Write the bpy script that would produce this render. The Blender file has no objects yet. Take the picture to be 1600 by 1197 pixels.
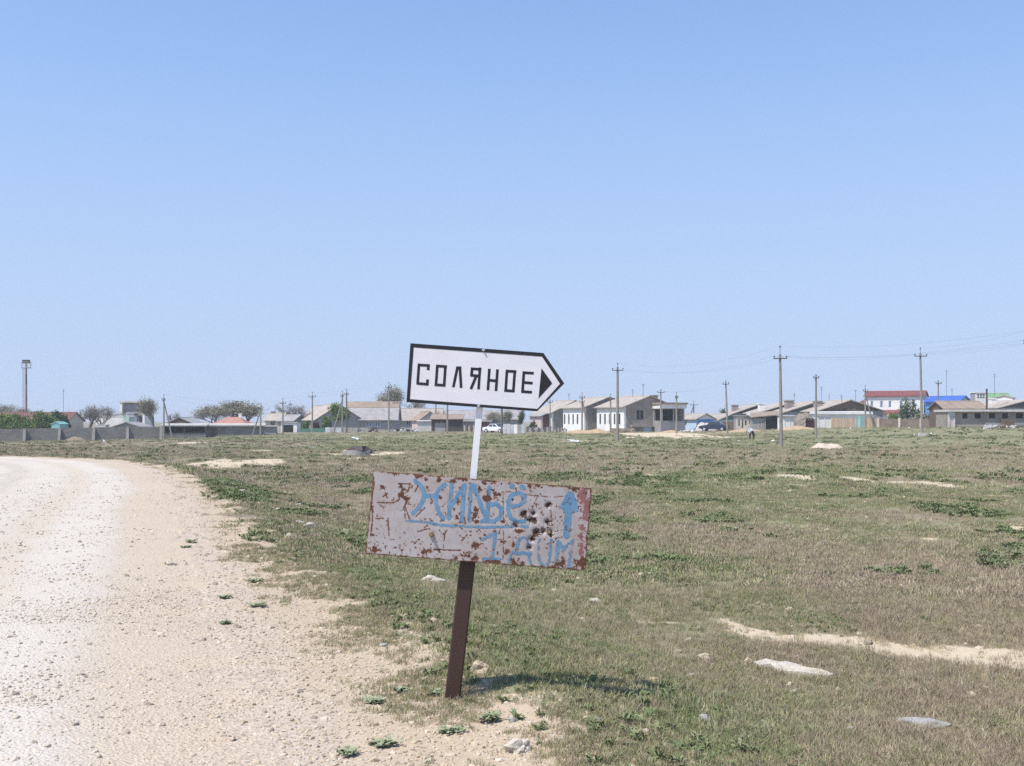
import bpy, math, random
import numpy as np
from mathutils import Vector

# ---------------------------------------------------------------- camera, sky, sun, exposure
SC = bpy.context.scene
COL = SC.collection
FPX, HOR, EYE = 1700.0, 658.0, 1.75          # focal length in photo pixels, horizon row, eye height
cam_d = bpy.data.cameras.new('camera'); cam = bpy.data.objects.new('camera', cam_d); COL.objects.link(cam)
cam_d.sensor_width = 36.0; cam_d.lens = FPX / 1600 * 36; cam_d.shift_y = (HOR - 598.5) / 1600
cam_d.clip_start = 0.05; cam_d.clip_end = 20000
cam.location = (0, 0, EYE); cam.rotation_euler = (math.radians(90), 0, 0)
SC.camera = cam

SUN_AZ, SUN_EL = math.radians(52), math.radians(60)     # behind the camera, to its left
SUNV = Vector((-math.sin(SUN_AZ) * math.cos(SUN_EL), -math.cos(SUN_AZ) * math.cos(SUN_EL), math.sin(SUN_EL)))
world = bpy.data.worlds.new('World'); SC.world = world; world.use_nodes = True
wn, wl = world.node_tree.nodes, world.node_tree.links
bg = wn['Background']; sky = wn.new('ShaderNodeTexSky')
sky.sky_type = 'NISHITA'; sky.sun_disc = False; sky.sun_elevation = SUN_EL
sky.sun_rotation = math.atan2(SUNV.x, SUNV.y)
sky.altitude = 0; sky.air_density = 1.0; sky.dust_density = 0.4; sky.ozone_density = 3.0
hsv = wn.new('ShaderNodeHueSaturation'); hsv.inputs['Saturation'].default_value = 0.82
tint = wn.new('ShaderNodeMix'); tint.data_type = 'RGBA'; tint.blend_type = 'MULTIPLY'; tint.inputs[0].default_value = 1.0
tint.inputs[7].default_value = (0.98, 1.18, 1.40, 1)
# a hazy, even sky: the gradient from horizon to zenith is gentler than in clear air
wgeo = wn.new('ShaderNodeTexCoord'); wmul = wn.new('ShaderNodeVectorMath'); wmul.operation = 'MULTIPLY'; wmul.inputs[1].default_value = (1, 1, 0.5)
wadd = wn.new('ShaderNodeVectorMath'); wadd.operation = 'ADD'; wadd.inputs[1].default_value = (0, 0, 0.20)
wnor = wn.new('ShaderNodeVectorMath'); wnor.operation = 'NORMALIZE'
wl.new(wgeo.outputs['Generated'], wmul.inputs[0]); wl.new(wmul.outputs[0], wadd.inputs[0]); wl.new(wadd.outputs[0], wnor.inputs[0]); wl.new(wnor.outputs[0], sky.inputs[0])
wl.new(sky.outputs[0], hsv.inputs['Color']); wl.new(hsv.outputs[0], tint.inputs[6]); # pale haze thickening evenly towards the horizon all round
wsep = wn.new('ShaderNodeSeparateXYZ'); wl.new(wgeo.outputs['Generated'], wsep.inputs[0])
wrng = wn.new('ShaderNodeMapRange'); wrng.interpolation_type = 'SMOOTHSTEP'; wl.new(wsep.outputs[2], wrng.inputs[0])
wrng.inputs[1].default_value = -0.05; wrng.inputs[2].default_value = 0.42; wrng.inputs[3].default_value = 0.92; wrng.inputs[4].default_value = 0.0
hz = wn.new('ShaderNodeMix'); hz.data_type = 'RGBA'; hz.inputs[7].default_value = (3.50, 4.22, 5.45, 1)
wl.new(wrng.outputs[0], hz.inputs[0]); wl.new(tint.outputs[2], hz.inputs[6]); wl.new(hz.outputs[2], bg.inputs[0])
bg.inputs[1].default_value = 0.125
sun_d = bpy.data.lights.new('sun', 'SUN'); sun_d.energy = 4.2; sun_d.angle = math.radians(0.53); sun_d.color = (1.0, 0.95, 0.87)
sun = bpy.data.objects.new('sun', sun_d); COL.objects.link(sun); sun.location = (-40, -30, 60)
sun.rotation_euler = SUNV.to_track_quat('Z', 'Y').to_euler()
SC.view_settings.view_transform = 'Standard'; SC.view_settings.look = 'None'
SC.view_settings.exposure = 0.35; SC.view_settings.gamma = 1.0; SC.view_settings.use_curve_mapping = False
SC.render.engine = 'CYCLES'; SC.cycles.use_denoising = False; SC.cycles.max_bounces = 6; SC.cycles.transparent_max_bounces = 8

rng = np.random.default_rng(11)
random.seed(5)

# ---------------------------------------------------------------- helpers
def wx(px, d): return (px - 800.0) * d / FPX            # lateral metres of a sight line at depth d
def wz(py, d): return EYE - (py - HOR) * d / FPX        # height of a sight line at depth d
def mlen(px, d): return px * d / FPX

def tag(o, label=None, cat=None, group=None, kind=None):
    if label: o['label'] = label
    if cat: o['category'] = cat
    if group: o['group'] = group
    if kind or cat: o['kind'] = kind or 'thing'
    return o
def empty(name, loc=(0, 0, 0), rz=0.0, label=None, cat=None, group=None):
    o = bpy.data.objects.new(name, None); COL.objects.link(o)
    o.location = loc; o.rotation_euler = (0, 0, rz); o.empty_display_size = 0.3
    return tag(o, label, cat, group, 'thing' if label else None)
def copy_tree(o, parent=None):
    c = o.copy(); COL.objects.link(c); c.parent = parent
    for ch in [k for k in bpy.data.objects if k.parent is o]: copy_tree(ch, c)
    return c

class MB:
    def __init__(s): s.v = []; s.f = []
    def add(s, vs, fs):
        b = len(s.v); s.v += [tuple(p) for p in vs]; s.f += [tuple(i + b for i in f) for f in fs]; return s
    def box(s, x0, x1, y0, y1, z0, z1):
        return s.add([(x0,y0,z0),(x1,y0,z0),(x1,y1,z0),(x0,y1,z0),(x0,y0,z1),(x1,y0,z1),(x1,y1,z1),(x0,y1,z1)],
                     [(0,3,2,1),(4,5,6,7),(0,1,5,4),(1,2,6,5),(2,3,7,6),(3,0,4,7)])
    def prism(s, poly, a, b, axis='y'):
        n = len(poly)
        if axis == 'y': P = [(p[0], a, p[1]) for p in poly] + [(p[0], b, p[1]) for p in poly]
        elif axis == 'x': P = [(a, p[0], p[1]) for p in poly] + [(b, p[0], p[1]) for p in poly]
        else: P = [(p[0], p[1], a) for p in poly] + [(p[0], p[1], b) for p in poly]
        return s.add(P, [tuple(range(n))[::-1], tuple(range(n, 2*n))] + [(i, (i+1) % n, n + (i+1) % n, n + i) for i in range(n)])
    def tube(s, pts, rad, n=8, cap=True):
        pts = [Vector(p) for p in pts]; b = len(s.v); m = len(pts)
        if not hasattr(rad, '__len__'): rad = [rad] * m
        for i, p in enumerate(pts):
            t = (pts[min(i+1, m-1)] - pts[max(i-1, 0)]).normalized()
            u = t.cross(Vector((0, 0, 1)) if abs(t.z) < 0.95 else Vector((1, 0, 0))).normalized(); w = t.cross(u)
            for k in range(n):
                a = 2 * math.pi * k / n
                s.v.append(tuple(p + (u * math.cos(a) + w * math.sin(a)) * rad[i]))
        for i in range(m - 1):
            for k in range(n):
                s.f.append((b + i*n + k, b + i*n + (k+1) % n, b + (i+1)*n + (k+1) % n, b + (i+1)*n + k))
        if cap:
            s.f.append(tuple(b + k for k in range(n))[::-1]); s.f.append(tuple(b + (m-1)*n + k for k in range(n)))
        return s
    def wall(s, x0, x1, z0, z1, y, t, openings=(), y1=None):
        """wall in the xz plane, outer face at y, thickness t towards +y, with real openings and reveals"""
        xs = sorted({x0, x1} | {o[0] for o in openings} | {o[1] for o in openings})
        zs = sorted({z0, z1} | {o[2] for o in openings} | {o[3] for o in openings})
        for i in range(len(xs) - 1):
            for j in range(len(zs) - 1):
                cx, cz = (xs[i]+xs[i+1]) / 2, (zs[j]+zs[j+1]) / 2
                if any(o[0] < cx < o[1] and o[2] < cz < o[3] for o in openings): continue
                s.box(xs[i], xs[i+1], y, y + t, zs[j], zs[j+1])
        return s
    def build(s, name, mat, parent=None, smooth=False):
        me = bpy.data.meshes.new(name); me.from_pydata(s.v, [], s.f); me.update()
        if mat: me.materials.append(mat)
        if smooth:
            me.polygons.foreach_set('use_smooth', [True] * len(me.polygons))
        o = bpy.data.objects.new(name, me); COL.objects.link(o); o.parent = parent
        return o

def np_mesh(name, V, F, mat, parent=None, smooth=True):
    me = bpy.data.meshes.new(name)
    V = np.asarray(V, np.float32); F = np.asarray(F, np.int32); k = F.shape[1]
    me.vertices.add(len(V)); me.vertices.foreach_set('co', V.ravel())
    me.loops.add(F.size); me.loops.foreach_set('vertex_index', F.ravel())
    me.polygons.add(len(F)); me.polygons.foreach_set('loop_start', np.arange(len(F), dtype=np.int32) * k)
    me.update(calc_edges=True)
    if smooth: me.polygons.foreach_set('use_smooth', np.ones(len(F), bool))
    if mat: me.materials.append(mat)
    o = bpy.data.objects.new(name, me); COL.objects.link(o); o.parent = parent
    return o
def set_attr(o, name, arr):
    a = o.data.attributes.new(name, 'FLOAT', 'POINT'); a.data.foreach_set('value', np.asarray(arr, np.float32).ravel())

# value noise in numpy
def _hash(ix, iy, seed):
    h = (ix.astype(np.int64) * 374761393 + iy.astype(np.int64) * 668265263 + seed * 974711) & 0x7fffffff
    h = ((h ^ (h >> 13)) * 1274126177) & 0x7fffffff
    return ((h ^ (h >> 16)) & 0xffff) / 65535.0
def vnoise(x, y, seed=0):
    x = np.asarray(x, float); y = np.asarray(y, float)
    ix, iy = np.floor(x), np.floor(y); fx, fy = x - ix, y - iy
    fx = fx*fx*(3-2*fx); fy = fy*fy*(3-2*fy)
    a, b = _hash(ix, iy, seed), _hash(ix+1, iy, seed); c, d = _hash(ix, iy+1, seed), _hash(ix+1, iy+1, seed)
    return (a*(1-fx)+b*fx)*(1-fy) + (c*(1-fx)+d*fx)*fy
def fbm(x, y, seed=0, oct=4):
    r, a, t = 0, 0.5, 0
    for i in range(oct):
        r = r + a * vnoise(x * 2**i, y * 2**i, seed + i); t += a; a *= 0.5
    return r / t
def sstep(a, b, x):
    t = np.clip((np.asarray(x, float) - a) / (b - a), 0, 1); return t*t*(3-2*t)

# ---------------------------------------------------------------- materials
def nodes_of(name):
    m = bpy.data.materials.new(name); m.use_nodes = True
    nt = m.node_tree; return m, nt.nodes, nt.links, nt.nodes['Principled BSDF']
def mixc(n, l, fac, a, b, blend='MIX'):
    m = n.new('ShaderNodeMix'); m.data_type = 'RGBA'; m.blend_type = blend
    for i, v in ((0, fac), (6, a), (7, b)):
        if hasattr(v, 'links') or isinstance(v, bpy.types.NodeSocket): l.new(v, m.inputs[i])
        elif i == 0: m.inputs[0].default_value = v
        else: m.inputs[i].default_value = (*v[:3], 1)
    return m.outputs[2]
def mth(n, l, op, a, b=None, c=None, clamp=False):
    m = n.new('ShaderNodeMath'); m.operation = op; m.use_clamp = clamp
    for i, v in enumerate((a, b, c)):
        if v is None: continue
        if isinstance(v, bpy.types.NodeSocket): l.new(v, m.inputs[i])
        else: m.inputs[i].default_value = v
    return m.outputs[0]
def noise(n, l, vec, scale, detail=4, rough=0.55, dim=None):
    t = n.new('ShaderNodeTexNoise'); t.inputs['Scale'].default_value = scale
    t.inputs['Detail'].default_value = detail; t.inputs['Roughness'].default_value = rough
    if vec is not None: l.new(vec, t.inputs['Vector'])
    return t.outputs['Fac']
def ramp(n, l, fac, a, b, c0=0.0, c1=1.0):
    r = n.new('ShaderNodeMapRange'); r.interpolation_type = 'SMOOTHSTEP'
    r.inputs[1].default_value = a; r.inputs[2].default_value = b; r.inputs[3].default_value = c0; r.inputs[4].default_value = c1
    l.new(fac, r.inputs[0]); return r.outputs[0]
def attr(n, name):
    a = n.new('ShaderNodeAttribute'); a.attribute_name = name; return a.outputs['Fac']
def position(n): return n.new('ShaderNodeNewGeometry').outputs['Position']
def bump(n, l, p, height, strength, dist):
    b = n.new('ShaderNodeBump'); b.inputs['Strength'].default_value = strength; b.inputs['Distance'].default_value = dist
    l.new(height, b.inputs['Height']); l.new(b.outputs[0], p.inputs['Normal'])

_mats = {}
def mat(name, c, c2=None, scale=1.5, rough=0.85, bs=0.3, bd=0.02, detail=6, stretch=None, metal=0.0, spec=0.3):
    """weathered colour: two tones mixed by layered noise, blotches and fine relief"""
    if name in _mats: return _mats[name]
    m, n, l, p = nodes_of(name)
    c2 = c2 or tuple(x * 0.72 for x in c)
    vec = position(n)
    if stretch:
        mp = n.new('ShaderNodeMapping'); mp.inputs['Scale'].default_value = stretch; l.new(vec, mp.inputs['Vector']); vec = mp.outputs[0]
    f = noise(n, l, vec, scale, detail, 0.65); f = ramp(n, l, f, 0.36, 0.66)
    col = mixc(n, l, f, c, c2)
    g = noise(n, l, vec, scale * 9, 3, 0.6)
    col = mixc(n, l, ramp(n, l, g, 0.45, 0.8, 0, 0.45), col, tuple(x * 0.6 for x in c2))
    l.new(col, p.inputs['Base Color']); p.inputs['Roughness'].default_value = rough
    p.inputs['Metallic'].default_value = metal; p.inputs['Specular IOR Level'].default_value = spec
    if bs: bump(n, l, p, g, bs, bd)
    _mats[name] = m; return m
def mat_lined(name, c, c2, period, axis='x', rough=0.9, strength=0.6, dist=0.03, scale=1.2):
    """corrugated or boarded sheet in object space: relief lines plus stains"""
    if name in _mats: return _mats[name]
    m, n, l, p = nodes_of(name)
    tc = n.new('ShaderNodeTexCoord').outputs['Object']
    w = n.new('ShaderNodeTexWave'); w.bands_direction = axis.upper(); w.inputs['Scale'].default_value = 0.314 / period * 1.0
    w.inputs['Distortion'].default_value = 0.6; w.inputs['Detail'].default_value = 1; l.new(tc, w.inputs['Vector'])
    f = noise(n, l, tc, scale, 6, 0.65)
    col = mixc(n, l, ramp(n, l, f, 0.35, 0.68), c, c2)
    g = noise(n, l, tc, scale * 7, 3)
    col = mixc(n, l, ramp(n, l, g, 0.5, 0.8, 0, 0.4), col, tuple(x * 0.55 for x in c2))
    l.new(col, p.inputs['Base Color']); p.inputs['Roughness'].default_value = rough; p.inputs['Specular IOR Level'].default_value = 0.25
    bump(n, l, p, w.outputs['Fac'], strength, dist)
    _mats[name] = m; return m
def mat_blocks(name, c, c2, bw=0.4, bh=0.2, mortar=(0.3, 0.28, 0.25)):
    """masonry too far away to tell the blocks apart: colour of courses only"""
    if name in _mats: return _mats[name]
    m, n, l, p = nodes_of(name)
    tc = n.new('ShaderNodeTexCoord').outputs['Object']
    sx = n.new('ShaderNodeSeparateXYZ'); l.new(tc, sx.inputs[0])
    u = mth(n, l, 'ADD', sx.outputs[0], sx.outputs[1]); cb = n.new('ShaderNodeCombineXYZ')
    l.new(u, cb.inputs[0]); l.new(sx.outputs[2], cb.inputs[1])
    b = n.new('ShaderNodeTexBrick'); b.inputs['Scale'].default_value = 1.0; b.inputs['Brick Width'].default_value = bw; b.inputs['Row Height'].default_value = bh
    b.inputs['Mortar Size'].default_value = 0.012; b.inputs['Color1'].default_value = (*c, 1); b.inputs['Color2'].default_value = (*c2, 1); b.inputs['Mortar'].default_value = (*mortar, 1)
    l.new(cb.outputs[0], b.inputs['Vector'])
    f = noise(n, l, tc, 0.9, 6, 0.65)
    col = mixc(n, l, ramp(n, l, f, 0.35, 0.7, 0, 0.7), b.outputs['Color'], tuple(x * 0.7 for x in c2))
    l.new(col, p.inputs['Base Color']); p.inputs['Roughness'].default_value = 0.92; p.inputs['Specular IOR Level'].default_value = 0.2
    bump(n, l, p, b.outputs['Fac'], 0.3, 0.01)
    _mats[name] = m; return m
def mat_glass(name='dark_glass', c=(0.02, 0.025, 0.03)):
    if name in _mats: return _mats[name]
    m, n, l, p = nodes_of(name)
    f = noise(n, l, position(n), 2.0, 2)
    l.new(mixc(n, l, f, c, tuple(x * 1.6 for x in c)), p.inputs['Base Color'])
    p.inputs['Roughness'].default_value = 0.12; p.inputs['Specular IOR Level'].default_value = 0.5
    _mats[name] = m; return m
# ---------------------------------------------------------------- terrain
ROAD_EDGE = np.array([(14.7, -40), (4.2, -10), (0.72, 0), (-1.2, 5.5), (-5.3, 17.3), (-9.2, 29), (-14.6, 42), (-20.5, 50.5), (-30, 55.8), (-46, 59), (-90, 62), (-160, 64)], float)
def _resample(P, n=900):
    # Catmull-Rom through the control points, then even spacing
    out = []
    Q = np.vstack([2*P[0]-P[1], P, 2*P[-1]-P[-2]])
    for i in range(1, len(Q) - 2):
        t = np.linspace(0, 1, 60, endpoint=False)[:, None]
        p0, p1, p2, p3 = Q[i-1], Q[i], Q[i+1], Q[i+2]
        out.append(0.5*((2*p1)+(-p0+p2)*t+(2*p0-5*p1+4*p2-p3)*t**2+(-p0+3*p1-3*p2+p3)*t**3))
    C = np.vstack(out + [P[-1:]]); s = np.r_[0, np.cumsum(np.hypot(*np.diff(C, axis=0).T))]
    t = np.linspace(0, s[-1], n); return np.c_[np.interp(t, s, C[:, 0]), np.interp(t, s, C[:, 1])], t
EDGE, EDGE_S = _resample(ROAD_EDGE)
_T = np.gradient(EDGE, axis=0); _T /= np.linalg.norm(_T, axis=1)[:, None]
EDGE_N = np.c_[_T[:, 1], -_T[:, 0]]                      # towards the field
def edge_dist(x, y):
    """signed distance from the road's right edge, positive on the field side"""
    x = np.asarray(x, float).ravel(); y = np.asarray(y, float).ravel(); r = np.empty(len(x))
    for a in range(0, len(x), 4000):
        dx = x[a:a+4000, None] - EDGE[None, ::2, 0]; dy = y[a:a+4000, None] - EDGE[None, ::2, 1]
        k = np.argmin(dx*dx + dy*dy, axis=1); kk = k * 2
        r[a:a+4000] = dx[np.arange(len(k)), k] * EDGE_N[kk, 0] + dy[np.arange(len(k)), k] * EDGE_N[kk, 1]
    return r
ROAD_W = 8.5
# height of the far ground at sight lines read off the village (photo column, depth, height)
_GC = [(0,140,-.97),(-200,140,-1.0),(120,144,-.8),(250,148,-.62),(420,158,-.3),(500,165,.05),(600,168,.15),(700,165,.12),(780,150,-.05),
       (965,115,-.4),(975,160,.15),(880,160,.1),(1057,150,.1),(1136,135,.0),(1175,114,-.25),(1220,92,-.38),(1275,118,-.18),(1310,150,.75),
       (1440,112,.22),(1352,150,.85),(1400,146,.9),(1500,128,.98),(1620,126,1.0),(1620,95,.15),(1800,120,1.0),(1180,160,.45),(1620,75,-.3),
       (1100,165,.2),(1150,200,.6),(1400,200,1.1),(600,230,.1),(100,230,-.7),(800,240,.2),(1000,240,.5),(1300,90,-.36),(1295,83,-.36)]
GC = np.array([(wx(p, d), d, z) for p, d, z in _GC] +
              [(x, y, -.4) for x in (-60, -35, -15, 0, 15, 30, 50) for y in (8, 22, 38, 55, 72)] +
              [(-55, 95, -.7), (-30, 95, -.5), (-12, 95, -.42), (5, 90, -.4), (-20, 125, -.45), (-5, 125, -.35)] +
              [(x, y, 0.) for x, y in ((0, 600), (-400, 500), (400, 500), (-300, 0), (300, 0), (0, -200))], float)
def base_height(x, y):
    x = np.asarray(x, float).ravel(); y = np.asarray(y, float).ravel(); r = np.empty(len(x))
    for a in range(0, len(x), 8000):
        d2 = (x[a:a+8000, None] - GC[:, 0])**2 + (y[a:a+8000, None] - GC[:, 1])**2
        w = 1 / (d2 + 25.0)**1.7; r[a:a+8000] = (w @ GC[:, 2]) / w.sum(1)
    return r
def ground(x, y, e=None):
    x = np.asarray(x, float).ravel(); y = np.asarray(y, float).ravel()
    e = edge_dist(x, y) if e is None else e
    f = base_height(x, y)
    rough = (fbm(x/7, y/7, 3, 4) - .5) * .34 * sstep(60, 25, y) + (fbm(x/9, y/9, 3, 4) - .5) * .3 * sstep(25, 60, y) + (fbm(x*1.3, y*1.3, 9, 3) - .5) * .07
    rough = rough * sstep(200, 120, np.hypot(x, y))
    f = f + rough * sstep(1.2, 6, np.abs(e))
    # right verge: nearly level shoulder, small spoil ridge, then the bank down to the field
    er = e - .5 * sstep(15, 8, y) + (fbm(x*.45, y*.45, 21, 3) - .5) * 1.0
    bank = sstep(1.3, 4.2, er)
    sh = -.02 - .05 * sstep(0, 1.2, e) + .07 * np.exp(-((er - 1.25) / .35)**2) * fbm(x*.9, y*.9, 31, 3) * 1.4
    right = sh * (1 - bank) + f * bank
    el = -e - ROAD_W
    bankl = sstep(1.0, 4.0, el); left = -.04 * (1 - bankl) + f * bankl
    road = -.03 + .0 * e
    z = np.where(e > 0, right, np.where(el > 0, left, road))
    return z
def gz(x, y): return float(ground([x], [y])[0])

# sandy bare patches: centre column, row, half widths in photo pixels (on the field at z about -0.4)
def fld(px, py):
    d = (EYE + .38) * FPX / (py - HOR); return wx(px, d), d
_PATCH = [(365,725,75,6,1.),(315,731,45,4,.8),(420,722,30,4,1.),(608,708,34,2.6,.9),(525,709,34,2.4,.7),(560,717,22,2,.6),(1245,746,24,3.5,.9),(1342,749,26,4,1.),(1240,757,22,3,.8),(1400,751,30,2.2,.6),
          (1480,757,28,6,1.),(1452,768,20,3.4,.9),(1570,758,18,2.6,.8),(1594,824,13,4.5,1.),(1455,838,26,4,.7),(1474,850,16,4,.7),(1560,776,26,2.2,.6),(1015,743,12,3.4,.9),
          (1000,972,60,3,.6),(910,968,50,3,.45),(840,912,26,2,.8),(1060,684,55,3.2,1.),(1000,684,40,2.6,.8),(900,689,40,1.5,.5),(740,719,30,1.6,.6),(700,720,14,1.6,.6),(1010,735,30,1.6,.3),(880,738,16,1.8,.3),
          (1520,1066,40,5,.55),(1250,1075,100,6,.25),(400,704,24,1.6,.6),(300,691,26,1.5,.7),(350,692,12,1.3,.6),(500,700,40,1.4,.5),(660,712,30,1.5,.5),(1300,672,200,3.0,.7),(880,662,60,2,.3),(1500,676,60,1.6,.5),(1180,671,70,3.0,.9)]
def bare_mask(x, y):
    x = np.asarray(x, float).ravel(); y = np.asarray(y, float).ravel()
    r = np.zeros(len(x)); nz = (fbm(x*1.1, y*.5, 5, 4) - .5)
    px = 800 + FPX * x / np.maximum(y, .5); dy = np.maximum(y, .5)
    for cx, cy, hx, hy, s in _PATCH:
        X, Y = fld(cx, cy); rx = hx * Y / FPX; ry = hy * Y / (cy - HOR)
        q = np.sqrt(((x - X) / rx)**2 + ((y - Y) / ry)**2)
        r = np.maximum(r, s * sstep(1.25, .55, q + nz * 1.6))
    # the pale track crossing the field on the right
    P = np.array([fld(*p) for p in ((1050, 962), (1130, 984), (1210, 993), (1330, 1001), (1440, 1016), (1600, 1027), (1800, 1040))])
    dist = np.full(len(x), 9e9)
    for a, b in zip(P[:-1], P[1:]):
        t = np.clip(((x-a[0])*(b-a)[0] + (y-a[1])*(b-a)[1]) / ((b-a)@(b-a)), 0, 1)
        dist = np.minimum(dist, np.hypot(x-a[0]-t*(b-a)[0], y-a[1]-t*(b-a)[1]))
    r = np.maximum(r, .95 * sstep(.66, .12, dist + nz * .95) * sstep(1.9, 2.5, x))
    return r
def green_mask(x, y):
    x = np.asarray(x, float).ravel(); y = np.asarray(y, float).ravel()
    px = 800 + FPX * x / np.maximum(y, 2)
    g = fbm(x*.16 + 4, y*.10, 41, 4)
    g = sstep(.40, .66, g)
    g = np.maximum(g, .85 * sstep(78, 92, y) * sstep(190, 130, y) * sstep(430, 560, px + (fbm(x*.1, y*.1, 8) - .5) * 300))
    g = g * (1 - .75 * sstep(48, 56, y) * sstep(84, 74, y) * (0.4 + 1.2 * fbm(x*.05, y*.1, 17, 2)).clip(0, 1))
    g = np.maximum(g, .8 * sstep(118, 130, y) * sstep(190, 150, y) * sstep(620, 500, px)) * (1 - .8 * sstep(66, 74, y) * sstep(122, 108, y) * sstep(420, 250, px))
    return g.clip(0, 1)

def verge_w(y): return .55 * sstep(15, 8, y)        # the gravel shoulder is wider near the signpost
# ground sheet: rings about the viewpoint area, fine in the field, coarse to the horizon
def build_ground():
    rr = np.r_[0.4, np.geomspace(1.6, 260, 470), np.geomspace(290, 9000, 26)]
    a_f = np.radians(np.linspace(-33, 33, 430)); a_c = np.radians(np.linspace(33, 327, 74))[1:-1]
    ang = np.r_[a_f, a_c]; nA = len(ang); A, R = np.meshgrid(ang, rr)
    x = (R * np.sin(A)).ravel(); y = (R * np.cos(A)).ravel()
    e = edge_dist(x, y); z = ground(x, y, e)
    far = np.hypot(x, y) > 300
    z = np.where(far, z * np.clip(1 - (np.hypot(x, y) - 300) / 600, 0, 1), z)
    # keep the sheet well under the road slab
    inside = (e < -.35) & (e > -ROAD_W + .35); z = np.where(inside, z - .03, z)
    nR = len(rr); i = np.arange(nR - 1)[:, None]; j = np.arange(nA)[None, :]; j2 = (j + 1) % nA
    F = np.stack([i*nA + j, (i+1)*nA + j, (i+1)*nA + j2, i*nA + j2], -1).reshape(-1, 4)[:, ::-1]
    V = np.c_[x, y, z]
    V = np.vstack([V, [0, 0, z[:nA].mean()]]); c = len(V) - 1
    o = np_mesh('ground', V, F, None)
    vg = np.r_[np.where(e > -ROAD_W/2, 1 - sstep(.7, 1.7, e - verge_w(y) + (fbm(x*1.2, y*1.2, 55, 4) - .5) * 1.7), 1 - sstep(.5, 1.6, -e - ROAD_W + (fbm(x*.9, y*.9, 56, 3) - .5) * 1.4)), 1]
    set_attr(o, 'shoulder', np.r_[e, 0]); set_attr(o, 'verge', vg); set_attr(o, 'bare', np.r_[bare_mask(x, y) * (e > 1.5), 0]); set_attr(o, 'green', np.r_[green_mask(x, y), 0])
    return o

def gravel_col(n, l, pos):
    """shared pale limestone gravel colouring of road and verge"""
    a = noise(n, l, pos, 1.1, 5, 0.6); b = noise(n, l, pos, 9, 4, 0.6); c = noise(n, l, pos, 55, 3, 0.6)
    col = mixc(n, l, ramp(n, l, a, 0.36, 0.66), (0.48, 0.395, 0.315), (0.50, 0.40, 0.29))
    col = mixc(n, l, ramp(n, l, b, 0.4, 0.7, 0, 0.5), col, (0.40, 0.33, 0.255))
    v = n.new('ShaderNodeTexVoronoi'); v.inputs['Scale'].default_value = 42; l.new(pos, v.inputs['Vector'])
    sep = n.new('ShaderNodeSeparateColor'); l.new(v.outputs['Color'], sep.inputs[0])
    col = mixc(n, l, ramp(n, l, sep.outputs[0], 0.55, 0.95, 0, 0.55), col, (0.60, 0.525, 0.44))
    col = mixc(n, l, ramp(n, l, sep.outputs[1], 0.72, 0.95, 0, 0.6), col, (0.27, 0.235, 0.20))
    h = mth(n, l, 'ADD', mth(n, l, 'MULTIPLY', v.outputs['Distance'], 0.6), mth(n, l, 'MULTIPLY', c, 0.7))
    return col, h, a, b

def mat_ground():
    m, n, l, p = nodes_of('steppe_ground')
    pos = position(n)
    big = noise(n, l, pos, 0.35, 5, 0.6); mid = noise(n, l, pos, 2.2, 5, 0.65); fine = noise(n, l, pos, 16, 4, 0.7); grain = noise(n, l, pos, 48, 3, 0.75)
    dry = mixc(n, l, ramp(n, l, big, 0.38, 0.62), (0.255, 0.205, 0.148), (0.27, 0.225, 0.15))
    dry = mixc(n, l, ramp(n, l, mid, 0.5, 0.72, 0, 0.5), dry, (0.31, 0.25, 0.19))
    grn = mixc(n, l, ramp(n, l, mid, 0.36, 0.64), (0.19, 0.20, 0.10), (0.26, 0.245, 0.14))
    gm = mth(n, l, 'ADD', mth(n, l, 'MULTIPLY', attr(n, 'green'), 0.72), mth(n, l, 'MULTIPLY', mth(n, l, 'SUBTRACT', mid, 0.5), 1.5))
    col = mixc(n, l, ramp(n, l, gm, 0.12, 0.75), dry, grn)
    col = mixc(n, l, ramp(n, l, fine, 0.5, 0.75, 0, 0.55), col, (0.36, 0.295, 0.215))
    col = mixc(n, l, ramp(n, l, grain, 0.5, 0.64, 0, 0.5), col, (0.14, 0.125, 0.085))
    sand = mixc(n, l, mid, (0.51, 0.405, 0.28), (0.60, 0.50, 0.365))
    sm = mth(n, l, 'ADD', attr(n, 'bare'), mth(n, l, 'MULTIPLY', mth(n, l, 'SUBTRACT', fine, 0.52), 0.9))
    col = mixc(n, l, ramp(n, l, sm, 0.35, 0.62), col, mixc(n, l, ramp(n, l, grain, 0.5, 0.8, 0, .5), sand, (0.33, 0.26, 0.18)))
    gcol, gh, ga, gb = gravel_col(n, l, pos)
    vm = mth(n, l, 'ADD', attr(n, 'verge'), mth(n, l, 'MULTIPLY', mth(n, l, 'SUBTRACT', fine, 0.5), 0.9))
    vmf = ramp(n, l, vm, 0.34, 0.66)
    gcol = mixc(n, l, mth(n, l, 'MULTIPLY', ramp(n, l, attr(n, 'shoulder'), 0.0, 0.9), 0.62), gcol, mixc(n, l, gb, (0.47, 0.365, 0.245), (0.39, 0.295, 0.195)))
    col = mixc(n, l, vmf, col, gcol)
    l.new(col, p.inputs['Base Color']); p.inputs['Roughness'].default_value = 0.95; p.inputs['Specular IOR Level'].default_value = 0.15
    h = mth(n, l, 'ADD', mth(n, l, 'MULTIPLY', fine, 1.0), mth(n, l, 'MULTIPLY', grain, 0.45))
    h = mth(n, l, 'MULTIPLY', h, mth(n, l, 'SUBTRACT', 1.0, mth(n, l, 'MULTIPLY', vmf, 0.75)))
    bump(n, l, p, h, 0.7, 0.035)
    return m
GROUND = build_ground(); GROUND.data.materials.append(mat_ground())
tag(GROUND, 'dry steppe field of short brown and green grass with bare sandy patches', 'ground', kind='structure')

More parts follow.
